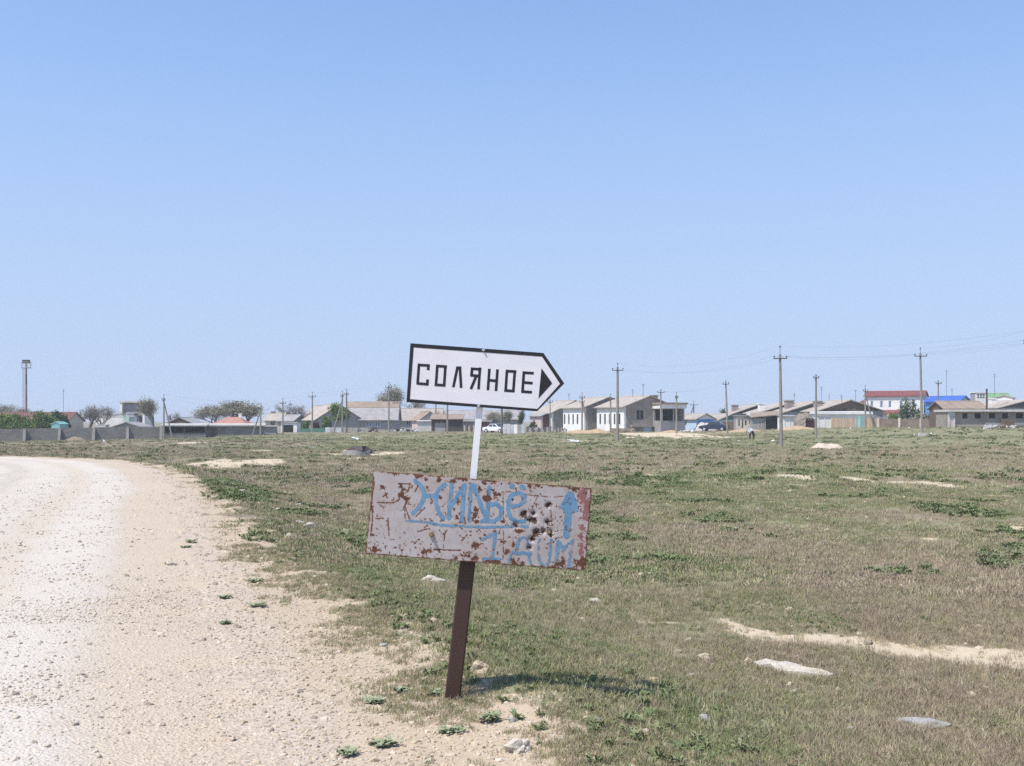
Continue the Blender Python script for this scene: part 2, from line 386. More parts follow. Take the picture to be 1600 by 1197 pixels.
def build_road():
    k0, k1 = 60, len(EDGE) - 5
    E = EDGE[k0:k1]; N = EDGE_N[k0:k1]; S = EDGE_S[k0:k1]
    u = np.r_[np.linspace(0, 1.2, 16), np.linspace(1.2, ROAD_W, 26)[1:]]
    wob = (fbm(S*.55, S*0 + 3.1, 61, 4) - .5) * .5
    lat = np.r_[[-.14], u][None, :] + (wob[:, None] - .12) * np.exp(-u_first(u)/1.2)[None, :]
    x = E[:, None, 0] - N[:, None, 0] * lat; y = E[:, None, 1] - N[:, None, 1] * lat
    uu = np.r_[[-.14], u][None, :] + 0 * x
    w = np.minimum(uu, ROAD_W - uu)
    gg = ground(x.ravel(), y.ravel()).reshape(x.shape); gg = gg + (-.03 - gg) * sstep(.3, 1.2, w)
    z = gg + .004 + .048 * sstep(0, 1.3, w) + .012 * np.sin(uu * 2.4) * sstep(.6, 1.4, w) + (fbm(x.ravel()*.8, y.ravel()*.8, 71, 4).reshape(x.shape) - .5) * .035 * sstep(0, .8, w)
    z = z + .03 * np.exp(-((uu - 4.1) / .35)**2) * fbm(x.ravel()*2, y.ravel()*2, 72, 3).reshape(x.shape)
    z[:, 0] = gg[:, 0] - .006
    nS, nU = x.shape; i = np.arange(nS - 1)[:, None]; j = np.arange(nU - 1)[None, :]
    F = np.stack([i*nU+j, i*nU+j+1, (i+1)*nU+j+1, (i+1)*nU+j], -1).reshape(-1, 4)[:, ::-1]
    o = np_mesh('road', np.c_[x.ravel(), y.ravel(), z.ravel()], F, None)
    set_attr(o, 'lat', uu.ravel())
    return o
def u_first(u): return np.r_[[0.0], u]
def mat_road():
    m, n, l, p = nodes_of('gravel_road')
    pos = position(n); col, h, a, b = gravel_col(n, l, pos)
    lo = noise(n, l, pos, 0.22, 3, 0.5); brk = ramp(n, l, noise(n, l, pos, 0.45, 4, 0.6), 0.36, 0.6, 0.4, 1.0)
    lat = mth(n, l, 'ADD', attr(n, 'lat'), mth(n, l, 'ADD', mth(n, l, 'MULTIPLY', mth(n, l, 'SUBTRACT', a, 0.5), 0.7), mth(n, l, 'MULTIPLY', mth(n, l, 'SUBTRACT', lo, 0.5), 0.9)))
    def band(c, w): return ramp(n, l, mth(n, l, 'ABSOLUTE', mth(n, l, 'SUBTRACT', lat, c)), w, w * 0.35)
    tr = mth(n, l, 'MAXIMUM', band(1.55, .75), band(3.2, .7)); tr = mth(n, l, 'MAXIMUM', tr, band(5.6, 1.6))
    col = mixc(n, l, mth(n, l, 'MULTIPLY', mth(n, l, 'ADD', mth(n, l, 'MULTIPLY', mth(n, l, 'MULTIPLY', tr, brk), 0.3), 0.58), ramp(n, l, lat, 0.15, 1.5)), col, (0.565, 0.51, 0.445))
    sandb = mth(n, l, 'MAXIMUM', band(.5, .6), mth(n, l, 'MULTIPLY', band(2.3, .4), 0.6))
    col = mixc(n, l, mth(n, l, 'MULTIPLY', sandb, ramp(n, l, b, 0.35, 0.6, 0.15, 0.5)), col, (0.54, 0.44, 0.32))
    col = mixc(n, l, mth(n, l, 'MULTIPLY', band(4.2, .45), ramp(n, l, b, 0.4, 0.6, 0, 0.6)), col, (0.36, 0.335, 0.31))
    l.new(col, p.inputs['Base Color']); p.inputs['Roughness'].default_value = 1.0; p.inputs['Specular IOR Level'].default_value = 0.0
    bump(n, l, p, h, 0.8, 0.02)
    return m
ROAD = build_road(); ROAD.data.materials.append(mat_road())
tag(ROAD, 'pale limestone gravel road curving away to the left', 'road', kind='structure')
# ---------------------------------------------------------------- the signpost
SD = 7.0
def sp(px, py, d=SD): return (wx(px, d), wz(py, d))                 # point of the sign's own upright plane
SIGN_X, SIGN_Z = wx(706, SD), gz(wx(706, SD), SD + .06)
sign = empty('road_sign', (SIGN_X, SD, SIGN_Z), 0, 'leaning signpost with white СОЛЯНОЕ arrow above rusty board hand painted in blue', 'sign')
def sl(px, py, d=SD):
    x, z = sp(px, py, d); return (x - SIGN_X, z - SIGN_Z)

def mat_paint(name, c, dirt, rough=0.55):
    m, n, l, p = nodes_of(name); tc = n.new('ShaderNodeTexCoord').outputs['Object']
    a = noise(n, l, tc, 3.5, 5, 0.65); g = noise(n, l, tc, 60, 3, 0.7)
    col = mixc(n, l, ramp(n, l, a, 0.4, 0.75, 0, 0.35), c, dirt)
    col = mixc(n, l, ramp(n, l, g, 0.66, 0.85, 0, 0.12), col, dirt)
    l.new(col, p.inputs['Base Color']); p.inputs['Roughness'].default_value = rough; p.inputs['Specular IOR Level'].default_value = 0.25
    bump(n, l, p, a, 0.25, 0.01); return m
M_WHITE = mat_paint('sign_white_paint', (0.715, 0.685, 0.695), (0.57, 0.545, 0.545))
M_BLACK = mat_paint('sign_black_paint', (0.022, 0.021, 0.024), (0.05, 0.048, 0.05), 0.5)
M_BROWNPOST = mat_paint('brown_post_paint', (0.060, 0.034, 0.028), (0.085, 0.052, 0.042), 0.5)
M_POSTWHITE = mat_paint('white_rod_paint', (0.74, 0.73, 0.74), (0.55, 0.54, 0.55))
M_STEEL = mat('galvanised_bolt', (0.55, 0.55, 0.56), (0.4, 0.4, 0.41), 40, 0.45, 0.1, 0.002, metal=0.4)
M_RUSTBOLT = mat('rusty_bolt', (0.20, 0.12, 0.06), (0.30, 0.22, 0.12), 60, 0.8, 0.3, 0.002)

# brown box post: a leaning square tube with rounded arrises, sunk into the verge
PF = .062                                                              # gap between board and post face
def post_section(px, py, w, y0, y1, b=.008):
    x, z = sl(px, py); h = w / 2
    return [(x-h+b, y0, z), (x+h-b, y0, z), (x+h, y0+b, z), (x+h, y1-b, z), (x+h-b, y1, z), (x-h+b, y1, z), (x-h, y1-b, z), (x-h, y0+b, z)]
def loft(name, secs, m, parent):
    mb = MB(); k = len(secs[0])
    for s in secs: mb.v += s
    for i in range(len(secs) - 1):
        for j in range(k): mb.f.append((i*k+j, i*k+(j+1) % k, (i+1)*k+(j+1) % k, (i+1)*k+j))
    mb.f.append(tuple(range(k))[::-1]); mb.f.append(tuple((len(secs)-1)*k + j for j in range(k)))
    return mb.build(name, m, parent)
loft('post', [post_section(707 - (y - 1085) * .112, y, .101, PF, PF + .085) for y in (1180, 1085, 1030, 980, 930, 880, 830, 790)], M_BROWNPOST, sign)
# white steel rod (angle section) carrying the arrow panel
def rod_sec(px, py):
    x, z = sl(px, py); w = .021
    return [(x-w, .034, z), (x+w, .034, z), (x+w, .074, z), (x+w-.006, .074, z), (x+w-.006, .04, z), (x-w, .04, z)]
loft('upper_post', [rod_sec(757.5 - (y - 545) * .0915, y) for y in (545, 600, 650, 700, 748, 800, 850)], M_POSTWHITE, sign)

# arrow panel
Z2 = lambda x, y: (620 + x / 5.926, 530 + y / 5.926)
DP = SD - .012
def pl2(pts): return [sl(*Z2(*p)) for p in pts]
outer = pl2([(125,37),(1358,127),(1552,410),(1300,668),(88,583)]); inner = pl2([(155,75),(1345,160),(1512,412),(1303,645),(120,555)])
panel = MB().prism(outer, 0.008, 0.030).build('arrow_panel', M_WHITE, sign)
bv = panel.modifiers.new('edge', 'BEVEL'); bv.width = .002; bv.segments = 2
mb = MB()
for i in range(5):
    j = (i + 1) % 5; a, b, c, d = outer[i], outer[j], inner[j], inner[i]
    e = 1.002
    mb.prism([a, b, c, d], 0.0065, 0.0079)
tagp = mb.build('black_border', M_BLACK, panel)
ROLLED = MB()
def stroke_prism(mb, a, b, w, y):
    a, b = Vector(a), Vector(b); t = (b - a).normalized(); n_ = Vector((-t.y, t.x)) * w / 2
    mb.prism([tuple(a + n_), tuple(a - n_), tuple(b - n_), tuple(b + n_)], y, .0079)
LET = [[((205,224),(191,420)),((192,238),(305,244)),((293,232),(289,286)),((191,409),(292,418)),((281,426),(284,372))],
       [((375,236),(361,432)),((450,241),(437,436)),((362,247),(463,254)),((349,421),(449,428))],
       [((563,252),(522,445)),((583,252),(595,450)),((549,263),(597,266))],
       [((770,262),(756,464)),((684,273),(782,279)),((697,262),(690,345)),((688,334),(768,341)),((735,340),(685,462))],
       [((857,273),(843,472)),((932,278),(918,479)),((850,379),(925,386))],
       [((1020,284),(1007,484)),((1093,290),(1078,490)),((1007,294),(1107,300)),((994,474),(1091,481))],
       [((1177,298),(1163,494)),((1165,309),(1268,315)),((1170,400),(1258,407)),((1152,484),(1251,491))]]
for strokes in LET:
    mb = MB()
    for q, (a, b) in enumerate(strokes):
        stroke_prism(mb, sl(*Z2(*a)), sl(*Z2(*b)), 25 / 5.926 * SD / FPX * 1.0, .0070 - q * .00012)
    mb.build('letter', M_BLACK, panel)
MB().prism(pl2([(1340,268),(1440,408),(1312,550)]), .0068, .0079).build('arrowhead', M_BLACK, panel)
def bolt(px, py, r, ln, m, parent, y=.008):
    x, z = sl(px, py); mb = MB()
    mb.tube([(x, y + .001, z), (x, y - ln * .35, z)], [r * 1.5, r * 1.4], 12)
    mb.tube([(x, y - ln * .3, z), (x, y - ln, z)], [r, r * .92], 6)
    return mb.build('bolt', m, parent)
bolt(*Z2(803, 98), .0075, .016, M_STEEL, panel); bolt(*Z2(757, 618), .0075, .016, M_STEEL, panel)

# lower board: a dented, rusting sheet; pieces of paint and rust are placed from the board's own drawing
Z3 = lambda x, y: (560 + x / 6.65, 720 + y / 6.65)
Z4 = lambda x, y: (740 + x / 7.04, 730 + y / 7.04)
cTL, cTR, cBR, cBL = [np.array(sl(*p)) for p in ((584, 735.5), (924.5, 763), (914.5, 891.5), (571, 865))]
NU, NV = 400, 152
U, V_ = np.meshgrid(np.linspace(0, 1, NU), np.linspace(0, 1, NV))
Pb = (cTL*(1-U[..., None])*(1-V_[..., None]) + cTR*U[..., None]*(1-V_[..., None]) + cBR*U[..., None]*V_[..., None] + cBL*(1-U[..., None])*V_[..., None])
bx, bz = Pb[..., 0], Pb[..., 1]
PXM = SD / FPX
def seg_d(a, b):
    a, b = np.array(sl(*a)), np.array(sl(*b)); d = b - a; t = np.clip(((bx-a[0])*d[0] + (bz-a[1])*d[1]) / (d@d + 1e-12), 0, 1)
    return np.hypot(bx-a[0]-t*d[0], bz-a[1]-t*d[1])
def poly_d(pts): return np.minimum.reduce([seg_d(a, b) for a, b in zip(pts[:-1], pts[1:])])
nzb = fbm(bx*38, bz*38, 91, 4) - .5; nzf = fbm(bx*130, bz*130, 92, 3) - .5
rust = np.zeros_like(bx); dark = np.zeros_like(bx); red = np.zeros_like(bx); dent = np.zeros_like(bx)
def spot(arr, c, r, s=1.0, e=1.0):
    global rust
    x, z = sl(*c); q = np.hypot((bx-x), (bz-z)*e) / (r * PXM)
    np.maximum(arr, s * sstep(1.25, .6, q * 1.22 + nzb * 2.2 + nzf * 1.8), out=arr); return q
for (x, y, r, e) in [(385,120,48,1.2),(640,160,50,1.6),(700,190,30,1),(840,200,26,.8),(975,205,45,1.3),(1100,195,45,1.8),(435,270,26,.6),(450,350,42,1.2),(500,385,34,1),(470,300,40,2),(250,285,34,1),(190,922,60,1.5),(700,940,58,1.6),(1120,980,110,2.6),(1210,1000,60,1.5),(1015,1018,40,2.5),(120,455,20,.4),(150,770,30,1.5),(715,290,26,.6),(1020,580,26,1),(1040,430,24,.6),(860,375,26,1),(1215,580,34,.8),(1215,500,30,1),(750,440,30,.8),(890,760,16,.5),(630,820,12,1),(590,895,18,1)]:
    spot(rust, Z3(x, y), r / 6.65, 1, e)
for (x, y, r, e) in [(200,150,100,5),(700,200,60,3),(900,205,70,3),(1100,235,70,2),(60,230,30,.6),(130,180,40,2),(620,205,26,.7),(700,320,16,.6),(690,430,16,.4),(970,1060,75,1.1),(540,1060,60,1),(440,1040,34,.8),(360,935,50,2),(440,850,16,.5),(20,590,40,1),(320,590,40,2),(490,700,60,2.5),(1190,1060,90,1),(310,185,16,1),(20,1000,60,4),(200,1040,120,6),(860,1095,60,4),(1090,1120,60,3),(150,330,60,1.5),(250,300,60,1.4),(20,860,50,1.2),(330,820,30,1)]:
    spot(rust, Z4(x, y), r / 7.04, 1, e)
for (x, y, r, e) in [(1250,480,60,.35),(1190,660,40,.35),(1180,760,34,.5),(1265,380,34,.5),(1180,930,34,.3),(1190,1060,100,1.0),(1230,560,40,.5),(1180,460,16,1),(1200,300,50,.3),(1285,300,14,.1),(1262,700,12,.06),(1245,950,16,.1)]:
    spot(red, Z4(x, y), r / 7.04, .9, e)
HOLES = [(555,515,44),(660,512,40),(625,580,50),(670,585,40),(825,420,40),(815,603,44),(465,640,46),(690,718,50),(765,710,40),(845,712,46),(640,790,46),(615,880,40),(660,800,30),(435,360,14),(310,186,12)]
for (x, y, r) in HOLES:
    spot(dark, Z4(x, y), r / 7.04 * .95)
    X, Z = sl(*Z4(x, y)); dent = np.maximum(dent, np.exp(-(np.hypot(bx-X, bz-Z) / (r / 7.04 * PXM * .75))**2) * min(r, 44) / 44)
CR = [[(200,435),(370,435),(430,398)],[(500,420),(465,510)],[(490,480),(530,600)],[(600,578),(690,490)],[(420,240),(540,240)],[(540,250),(510,330)],[(540,380),(480,470),(488,600)],[(170,215),(150,330),(140,460),(150,600),(130,770)],[(280,330),(300,385)],[(300,340),(260,370)],[(590,320),(620,260)],[(890,830),(905,735),(925,720)],[(310,600),(320,780)],[(1075,830),(1130,770)],[(620,735),(720,705)],[(1105,590),(1110,650)],[(180,600),(260,598)],[(780,920),(1060,930)]]
for c in CR: rust = np.maximum(rust, .95 * sstep(1.5, .5, poly_d([Z3(*p) for p in c]) / PXM + nzf * 2.0))
for c in [[(325,270),(330,600)],[(310,275),(420,270)],[(700,320),(640,470)],[(560,300),(850,330)],[(330,700),(325,1000)],[(880,330),(985,320)],[(850,450),(860,640)]]:
    rust = np.maximum(rust, .8 * sstep(1.2, .3, poly_d([Z4(*p) for p in c]) / PXM + nzf * 2.0))
edge = np.minimum(np.minimum(U * 1.41, (1 - U) * 1.41), np.minimum(V_ * .54, (1 - V_) * .54))
rust = np.maximum(rust, sstep(.012, .001, edge + nzb * .02) * .9)
peck = sstep(.63, .72, fbm(bx*75, bz*75, 95, 3)) * sstep(.46, .6, fbm(bx*6, bz*6, 96, 3) + .16 * sstep(.35, .6, U))
rust = np.maximum(rust * .93, peck * .8)
by = .0 + (fbm(bx*2.2, bz*2.2, 97, 3) - .5) * .012 + dent * .016 + (rust > .5) * .0006 + np.abs(U - .5) * .004
BOARD_Y0 = -.012
Vb = np.c_[bx.ravel(), (BOARD_Y0 + by).ravel(), bz.ravel()]
i = np.arange(NV - 1)[:, None]; j = np.arange(NU - 1)[None, :]
Fb = np.stack([i*NU+j, (i+1)*NU+j, (i+1)*NU+j+1, i*NU+j+1], -1).reshape(-1, 4)
def mat_board():
    m, n, l, p = nodes_of('rusty_painted_sheet'); tc = n.new('ShaderNodeTexCoord').outputs['Object']
    a = noise(n, l, tc, 5, 5, 0.65); b = noise(n, l, tc, 40, 4, 0.7); c = noise(n, l, tc, 140, 3, 0.7)
    base = mixc(n, l, ramp(n, l, a, 0.36, 0.66), (0.385, 0.34, 0.325), (0.435, 0.40, 0.40))
    base = mixc(n, l, ramp(n, l, b, 0.5, 0.75, 0, 0.5), base, (0.33, 0.25, 0.245))
    base = mixc(n, l, ramp(n, l, b, 0.22, 0.42, 0.5, 0), base, (0.52, 0.49, 0.50))
    base = mixc(n, l, ramp(n, l, noise(n, l, tc, 2.6, 5, 0.7), 0.46, 0.7, 0, .55), base, (0.31, 0.23, 0.19))
    halo = ramp(n, l, mth(n, l, 'ADD', attr(n, 'rust'), mth(n, l, 'MULTIPLY', b, 0.3)), 0.12, 0.5, 0, .55)
    base = mixc(n, l, halo, base, (0.27, 0.165, 0.12))
    rr_ = mth(n, l, 'ADD', attr(n, 'red'), mth(n, l, 'MULTIPLY', mth(n, l, 'SUBTRACT', b, 0.5), 1.2))
    base = mixc(n, l, ramp(n, l, rr_, 0.3, 0.75, 0, .9), base, (0.25, 0.095, 0.085))
    rcol = mixc(n, l, b, (0.055, 0.026, 0.018), (0.17, 0.075, 0.045))
    rf = mth(n, l, 'ADD', attr(n, 'rust'), mth(n, l, 'MULTIPLY', mth(n, l, 'SUBTRACT', c, 0.5), 1.1))
    col = mixc(n, l, ramp(n, l, rf, 0.42, 0.72), base, rcol)
    df = mth(n, l, 'ADD', attr(n, 'dark'), mth(n, l, 'MULTIPLY', mth(n, l, 'SUBTRACT', c, 0.5), 0.8))
    col = mixc(n, l, ramp(n, l, df, 0.4, 0.75, 0, .95), col, mixc(n, l, b, (0.03, 0.016, 0.011), (0.10, 0.05, 0.03)))
    l.new(col, p.inputs['Base Color']); p.inputs['Roughness'].default_value = 0.8; p.inputs['Specular IOR Level'].default_value = 0.2
    bump(n, l, p, c, 0.25, 0.003); return m
board = np_mesh('lower_board', Vb, Fb, mat_board(), sign)
for nm, ar in (('rust', rust), ('dark', dark), ('red', red)): set_attr(board, nm, ar)
so = board.modifiers.new('sheet', 'SOLIDIFY'); so.thickness = .004; so.offset = -1
tag(board, 'rusty pinkish white board with blue brush lettering and dents')

def mat_blue():
    m, n, l, p = nodes_of('blue_brush_paint'); tc = n.new('ShaderNodeTexCoord').outputs['Object']
    a = noise(n, l, tc, 14, 4, 0.6); b = noise(n, l, tc, 90, 3, 0.7)
    mp = n.new('ShaderNodeMapping'); mp.inputs['Scale'].default_value = (150, 150, 14); l.new(tc, mp.inputs[0]); br = noise(n, l, mp.outputs[0], 1, 2)
    col = mixc(n, l, ramp(n, l, a, 0.35, 0.7), (0.10, 0.21, 0.33), (0.15, 0.27, 0.385))
    col = mixc(n, l, ramp(n, l, br, 0.45, 0.75, 0, .5), col, (0.23, 0.33, 0.43))
    f = mth(n, l, 'ADD', attr(n, 'paint'), mth(n, l, 'ADD', mth(n, l, 'MULTIPLY', mth(n, l, 'SUBTRACT', b, 0.5), 1.9), mth(n, l, 'MULTIPLY', mth(n, l, 'SUBTRACT', a, 0.5), .6)))
    l.new(col, p.inputs['Base Color']); l.new(ramp(n, l, f, 0.3, 0.62), p.inputs['Alpha'])
    p.inputs['Roughness'].default_value = 0.75; p.inputs['Specular IOR Level'].default_value = 0.2; return m
M_BLUE = mat_blue()
_layer = [0]
def painted(name, strokes, wear=0.0):
    """one hand-painted mark: a skin of paint lying on the dented sheet"""
    cov = np.zeros_like(bx)
    for pts, w in strokes:
        d = poly_d(pts) / PXM; cov = np.maximum(cov, sstep(w/2 + .8, w/2 - 1.6, d + nzb * 2.0))
    cov = cov * (1 - wear) * (1 - .35 * sstep(.5, .75, fbm(bx*22, bz*9, 99, 3))) - .75 * np.maximum(rust * .75, dark)
    keep = cov > .02
    fm = (keep.ravel()[Fb]).any(1); F = Fb[fm]; ids = np.unique(F); mp_ = np.zeros(len(Vb), int); mp_[ids] = np.arange(len(ids))
    Vp = Vb[ids].copy(); _layer[0] += 1; Vp[:, 1] -= .0004 + .0001 * _layer[0]
    o = np_mesh(name, Vp, mp_[F], M_BLUE, board); set_attr(o, 'paint', cov.ravel()[ids]); return o
z3 = lambda *p: [Z3(*q) for q in p]
z4 = lambda *p: [Z4(*q) for q in p]
painted('painted_letter', [(z3((592,212),(650,258),(683,330),(680,400),(640,475),(572,545)), 7.6), (z3((690,362),(815,366)), 8.5), (z3((900,245),(842,290),(808,350),(806,440),(838,535),(885,600)), 6.8)])
painted('painted_letter', [(z3((968,245),(940,600)), 7.2), (z3((965,470),(1092,262)), 6.5), (z3((1102,255),(1075,620)), 7.6)])
painted('painted_letter', [(z3((1172,250),(1150,620)), 6.0), (z3((1172,250),(1215,262)), 6.5), (z3((1200,262),(1330,610)), 7.2)])
painted('painted_letter', [(z4((172,225),(150,585)), 7.4), (z4((165,425),(245,400),(305,455),(296,550),(225,592),(90,592)), 6.8)])
painted('painted_letter', [(z4((395,428),(490,425),(560,375),(562,310),(500,278),(420,300),(382,370),(380,470),(408,560),(480,600),(560,592)), 6.6), (z4((418,204),(424,208)), 8.2), (z4((532,218),(540,222)), 8.6)])
painted('painted_underline', [(z3((490,620),(700,634),(860,668),(1320,690)) + z4((120,660),(400,652),(590,650)), 4.6)], .12)
painted('painted_numeral', [(z4((90,800),(190,748),(238,715)), 5.0), (z4((242,715),(205,1000)), 6.2), (z4((95,1003),(315,1008)), 4.6)], .18)
painted('painted_letter', [(z4((505,780),(560,768),(590,790)), 4.5), (z4((505,780),(462,925)), 5.5), (z4((592,790),(612,930)), 5.0), (z4((425,942),(625,948)), 6.2), (z4((415,950),(388,1040)), 5.0), (z4((600,950),(628,1062)), 5.6)], .3)
painted('painted_letter', [(z4((722,790),(708,950),(740,1060),(790,1080),(828,1030),(852,800)), 5.8)], .36)
painted('painted_letter', [(z4((930,805),(905,1062)), 6.2), (z4((930,812),(985,900)), 6), (z4((985,905),(1075,812)), 6), (z4((1083,806),(1045,1092)), 6.8)], .3)
painted('painted_arrow', [(z4((1060,290),(975,432)), 8.5), (z4((1068,290),(1125,455)), 9), (z4((1056,340),(1045,470)), 17), (z4((1048,430),(1020,745)), 11.5)])
bolt(*Z3(760, 762), .0115, .036, M_RUSTBOLT, board, y=BOARD_Y0 + .002)
bolt(*Z4(830, 715), .009, .018, M_RUSTBOLT, board, y=BOARD_Y0 + .012)
# back bracket that ties sheet, rod and brown post together
xb, zb = sl(735, 812); MB().box(xb-.09, xb+.09, .004, PF + .003, zb-.03, zb+.03).build('bracket', M_RUSTBOLT, sign)
# ---------------------------------------------------------------- ground cover (uncountable): grass, weeds, gravel
SCAT = {}
def gn_scatter(name, P, R, S, proto, label, cat):
    """collect points; each kind of ground cover becomes one object in build_cover()"""
    k = SCAT.setdefault(name, dict(label=label, cat=cat, protos=[], P=[], R=[], S=[], I=[]))
    if proto not in k['protos']: k['protos'].append(proto)
    k['P'].append(np.asarray(P)); k['R'].append(np.asarray(R)); k['S'].append(np.asarray(S)); k['I'].append(np.full(len(P), k['protos'].index(proto), np.int32))
def build_cover():
    for name, k in SCAT.items():
        P, R, S, I = (np.concatenate(k[q]) for q in 'PRSI')
        me = bpy.data.meshes.new(name); me.vertices.add(len(P)); me.vertices.foreach_set('co', P.astype(np.float32).ravel())
        a = me.attributes.new('rot', 'FLOAT_VECTOR', 'POINT'); a.data.foreach_set('vector', R.astype(np.float32).ravel())
        a = me.attributes.new('scl', 'FLOAT', 'POINT'); a.data.foreach_set('value', S.astype(np.float32))
        a = me.attributes.new('pid', 'INT', 'POINT'); a.data.foreach_set('value', I)
        me.update(); o = bpy.data.objects.new(name, me); COL.objects.link(o)
        g = bpy.data.node_groups.new(name, 'GeometryNodeTree'); n, l = g.nodes, g.links
        g.interface.new_socket('Geometry', in_out='INPUT', socket_type='NodeSocketGeometry'); g.interface.new_socket('Geometry', in_out='OUTPUT', socket_type='NodeSocketGeometry')
        gi, go, jn = n.new('NodeGroupInput'), n.new('NodeGroupOutput'), n.new('GeometryNodeJoinGeometry')
        ra = n.new('GeometryNodeInputNamedAttribute'); ra.data_type = 'FLOAT_VECTOR'; ra.inputs['Name'].default_value = 'rot'
        sa = n.new('GeometryNodeInputNamedAttribute'); sa.data_type = 'FLOAT'; sa.inputs['Name'].default_value = 'scl'
        pa = n.new('GeometryNodeInputNamedAttribute'); pa.data_type = 'INT'; pa.inputs['Name'].default_value = 'pid'
        er = n.new('FunctionNodeEulerToRotation'); l.new(ra.outputs[0], er.inputs[0])
        for q, proto in enumerate(k['protos']):
            ip = n.new('GeometryNodeInstanceOnPoints'); oi = n.new('GeometryNodeObjectInfo'); oi.inputs['Object'].default_value = proto; oi.inputs['As Instance'].default_value = True
            cp = n.new('FunctionNodeCompare'); cp.data_type = 'INT'; cp.operation = 'EQUAL'; l.new(pa.outputs[0], cp.inputs[2]); cp.inputs[3].default_value = q
            l.new(gi.outputs[0], ip.inputs['Points']); l.new(cp.outputs[0], ip.inputs['Selection']); l.new(oi.outputs['Geometry'], ip.inputs['Instance'])
            l.new(er.outputs[0], ip.inputs['Rotation']); l.new(sa.outputs[0], ip.inputs['Scale']); l.new(ip.outputs[0], jn.inputs[0])
        l.new(jn.outputs[0], go.inputs[0])
        md = o.modifiers.new('scatter', 'NODES'); md.node_group = g
        tag(o, k['label'], k['cat'], kind='stuff')

def mat_blade(name, c, c2, c3):
    m, n, l, p = nodes_of(name)
    r = n.new('ShaderNodeObjectInfo').outputs['Random']
    col = mixc(n, l, ramp(n, l, r, 0.05, 0.6), c, c2); col = mixc(n, l, ramp(n, l, r, 0.62, 1.0), col, c3)
    l.new(col, p.inputs['Base Color']); p.inputs['Roughness'].default_value = 0.8; p.inputs['Specular IOR Level'].default_value = 0.12
    return m
def proto_obj(name, V, F, m):
    me = bpy.data.meshes.new(name); me.from_pydata(V, [], F); me.update(); me.materials.append(m)
    return bpy.data.objects.new(name, me)
def tuft(name, m, nb, rad, hmin, hmax, w, lean, seed):
    r = random.Random(seed); V, F = [], []
    for _ in range(nb):
        a = r.uniform(0, 6.28); q = rad * math.sqrt(r.random()); x, y = q*math.cos(a), q*math.sin(a)
        h = r.uniform(hmin, hmax); b = r.uniform(0, 6.28); ln = h * r.uniform(.1, lean); dx, dy = ln*math.cos(b), ln*math.sin(b)
        s = r.uniform(0, 3.14); wx_, wy_ = w*math.cos(s)/2, w*math.sin(s)/2; k = len(V)
        V += [(x-wx_, y-wy_, -.02), (x+wx_, y+wy_, -.02), (x+dx*.35+wx_*.7, y+dy*.35+wy_*.7, h*.6), (x+dx*.35-wx_*.7, y+dy*.35-wy_*.7, h*.6), (x+dx, y+dy, h)]
        F += [(k, k+1, k+2, k+3), (k+3, k+2, k+4)]
    return proto_obj(name, V, F, m)
def rosette(name, m, nl, rad, up, seed):
    r = random.Random(seed); V, F = [], []
    for _ in range(nl):
        a = r.uniform(0, 6.28); L = rad * r.uniform(.5, 1); el = r.uniform(.1, up); w = L * r.uniform(.22, .4)
        c, s = math.cos(a), math.sin(a); x0, y0 = r.uniform(-.3, .3)*rad, r.uniform(-.3, .3)*rad; k = len(V)
        z0 = r.uniform(0, .35) * rad
        pt = lambda t, o, z: (x0 + c*t - s*o, y0 + s*t + c*o, z)
        V += [pt(0, 0, z0 - .01), pt(L*.5, w/2, z0 + L*.5*el + .3*w), pt(L*.55, 0, z0 + L*.55*el), pt(L*.5, -w/2, z0 + L*.5*el + .3*w), pt(L, 0, z0 + L*el*.7)]
        F += [(k, k+2, k+1), (k, k+3, k+2), (k+1, k+2, k+4), (k+2, k+3, k+4)]
    return proto_obj(name, V, F, m)
def stone_verts(seed, sub=1, flat=.62, amp=.35):
    import bmesh
    b = bmesh.new(); bmesh.ops.create_icosphere(b, subdivisions=sub, radius=1); r = random.Random(seed)
    ph = [(r.uniform(-3, 3), r.uniform(-3, 3), r.uniform(-3, 3), r.uniform(.8, 2.2)) for _ in range(7)]
    V = []
    for v in b.verts:
        k = 1 + amp * sum(math.sin(p[0]*v.co.x*p[3] + p[1]*v.co.y*p[3] + p[2]*v.co.z*p[3] + i) for i, p in enumerate(ph)) / 3 + r.uniform(-.10, .10) * amp * 2
        V.append((v.co.x*k*1.15, v.co.y*k*.95, v.co.z*k*flat))
    F = [tuple(v.index for v in f.verts) for f in b.faces]; b.free(); return V, F

def polar(n_, r0, r1, half=31.5, power=0.0):
    """points spread over a fan of ground; power<0 thins with distance"""
    a = np.radians(rng.uniform(-half, half, n_)); k = 2 + power
    t = rng.random(n_); r = (r0**k + t * (r1**k - r0**k))**(1/k)
    return r*np.sin(a), r*np.cos(a)
def place(x, y, sink=0.0):
    e = edge_dist(x, y); z = ground(x, y, e); return np.c_[x, y, z - sink], e
def rots(n_, tilt=.15):
    return np.c_[rng.normal(0, tilt, n_), rng.normal(0, tilt, n_), rng.uniform(0, 6.283, n_)]

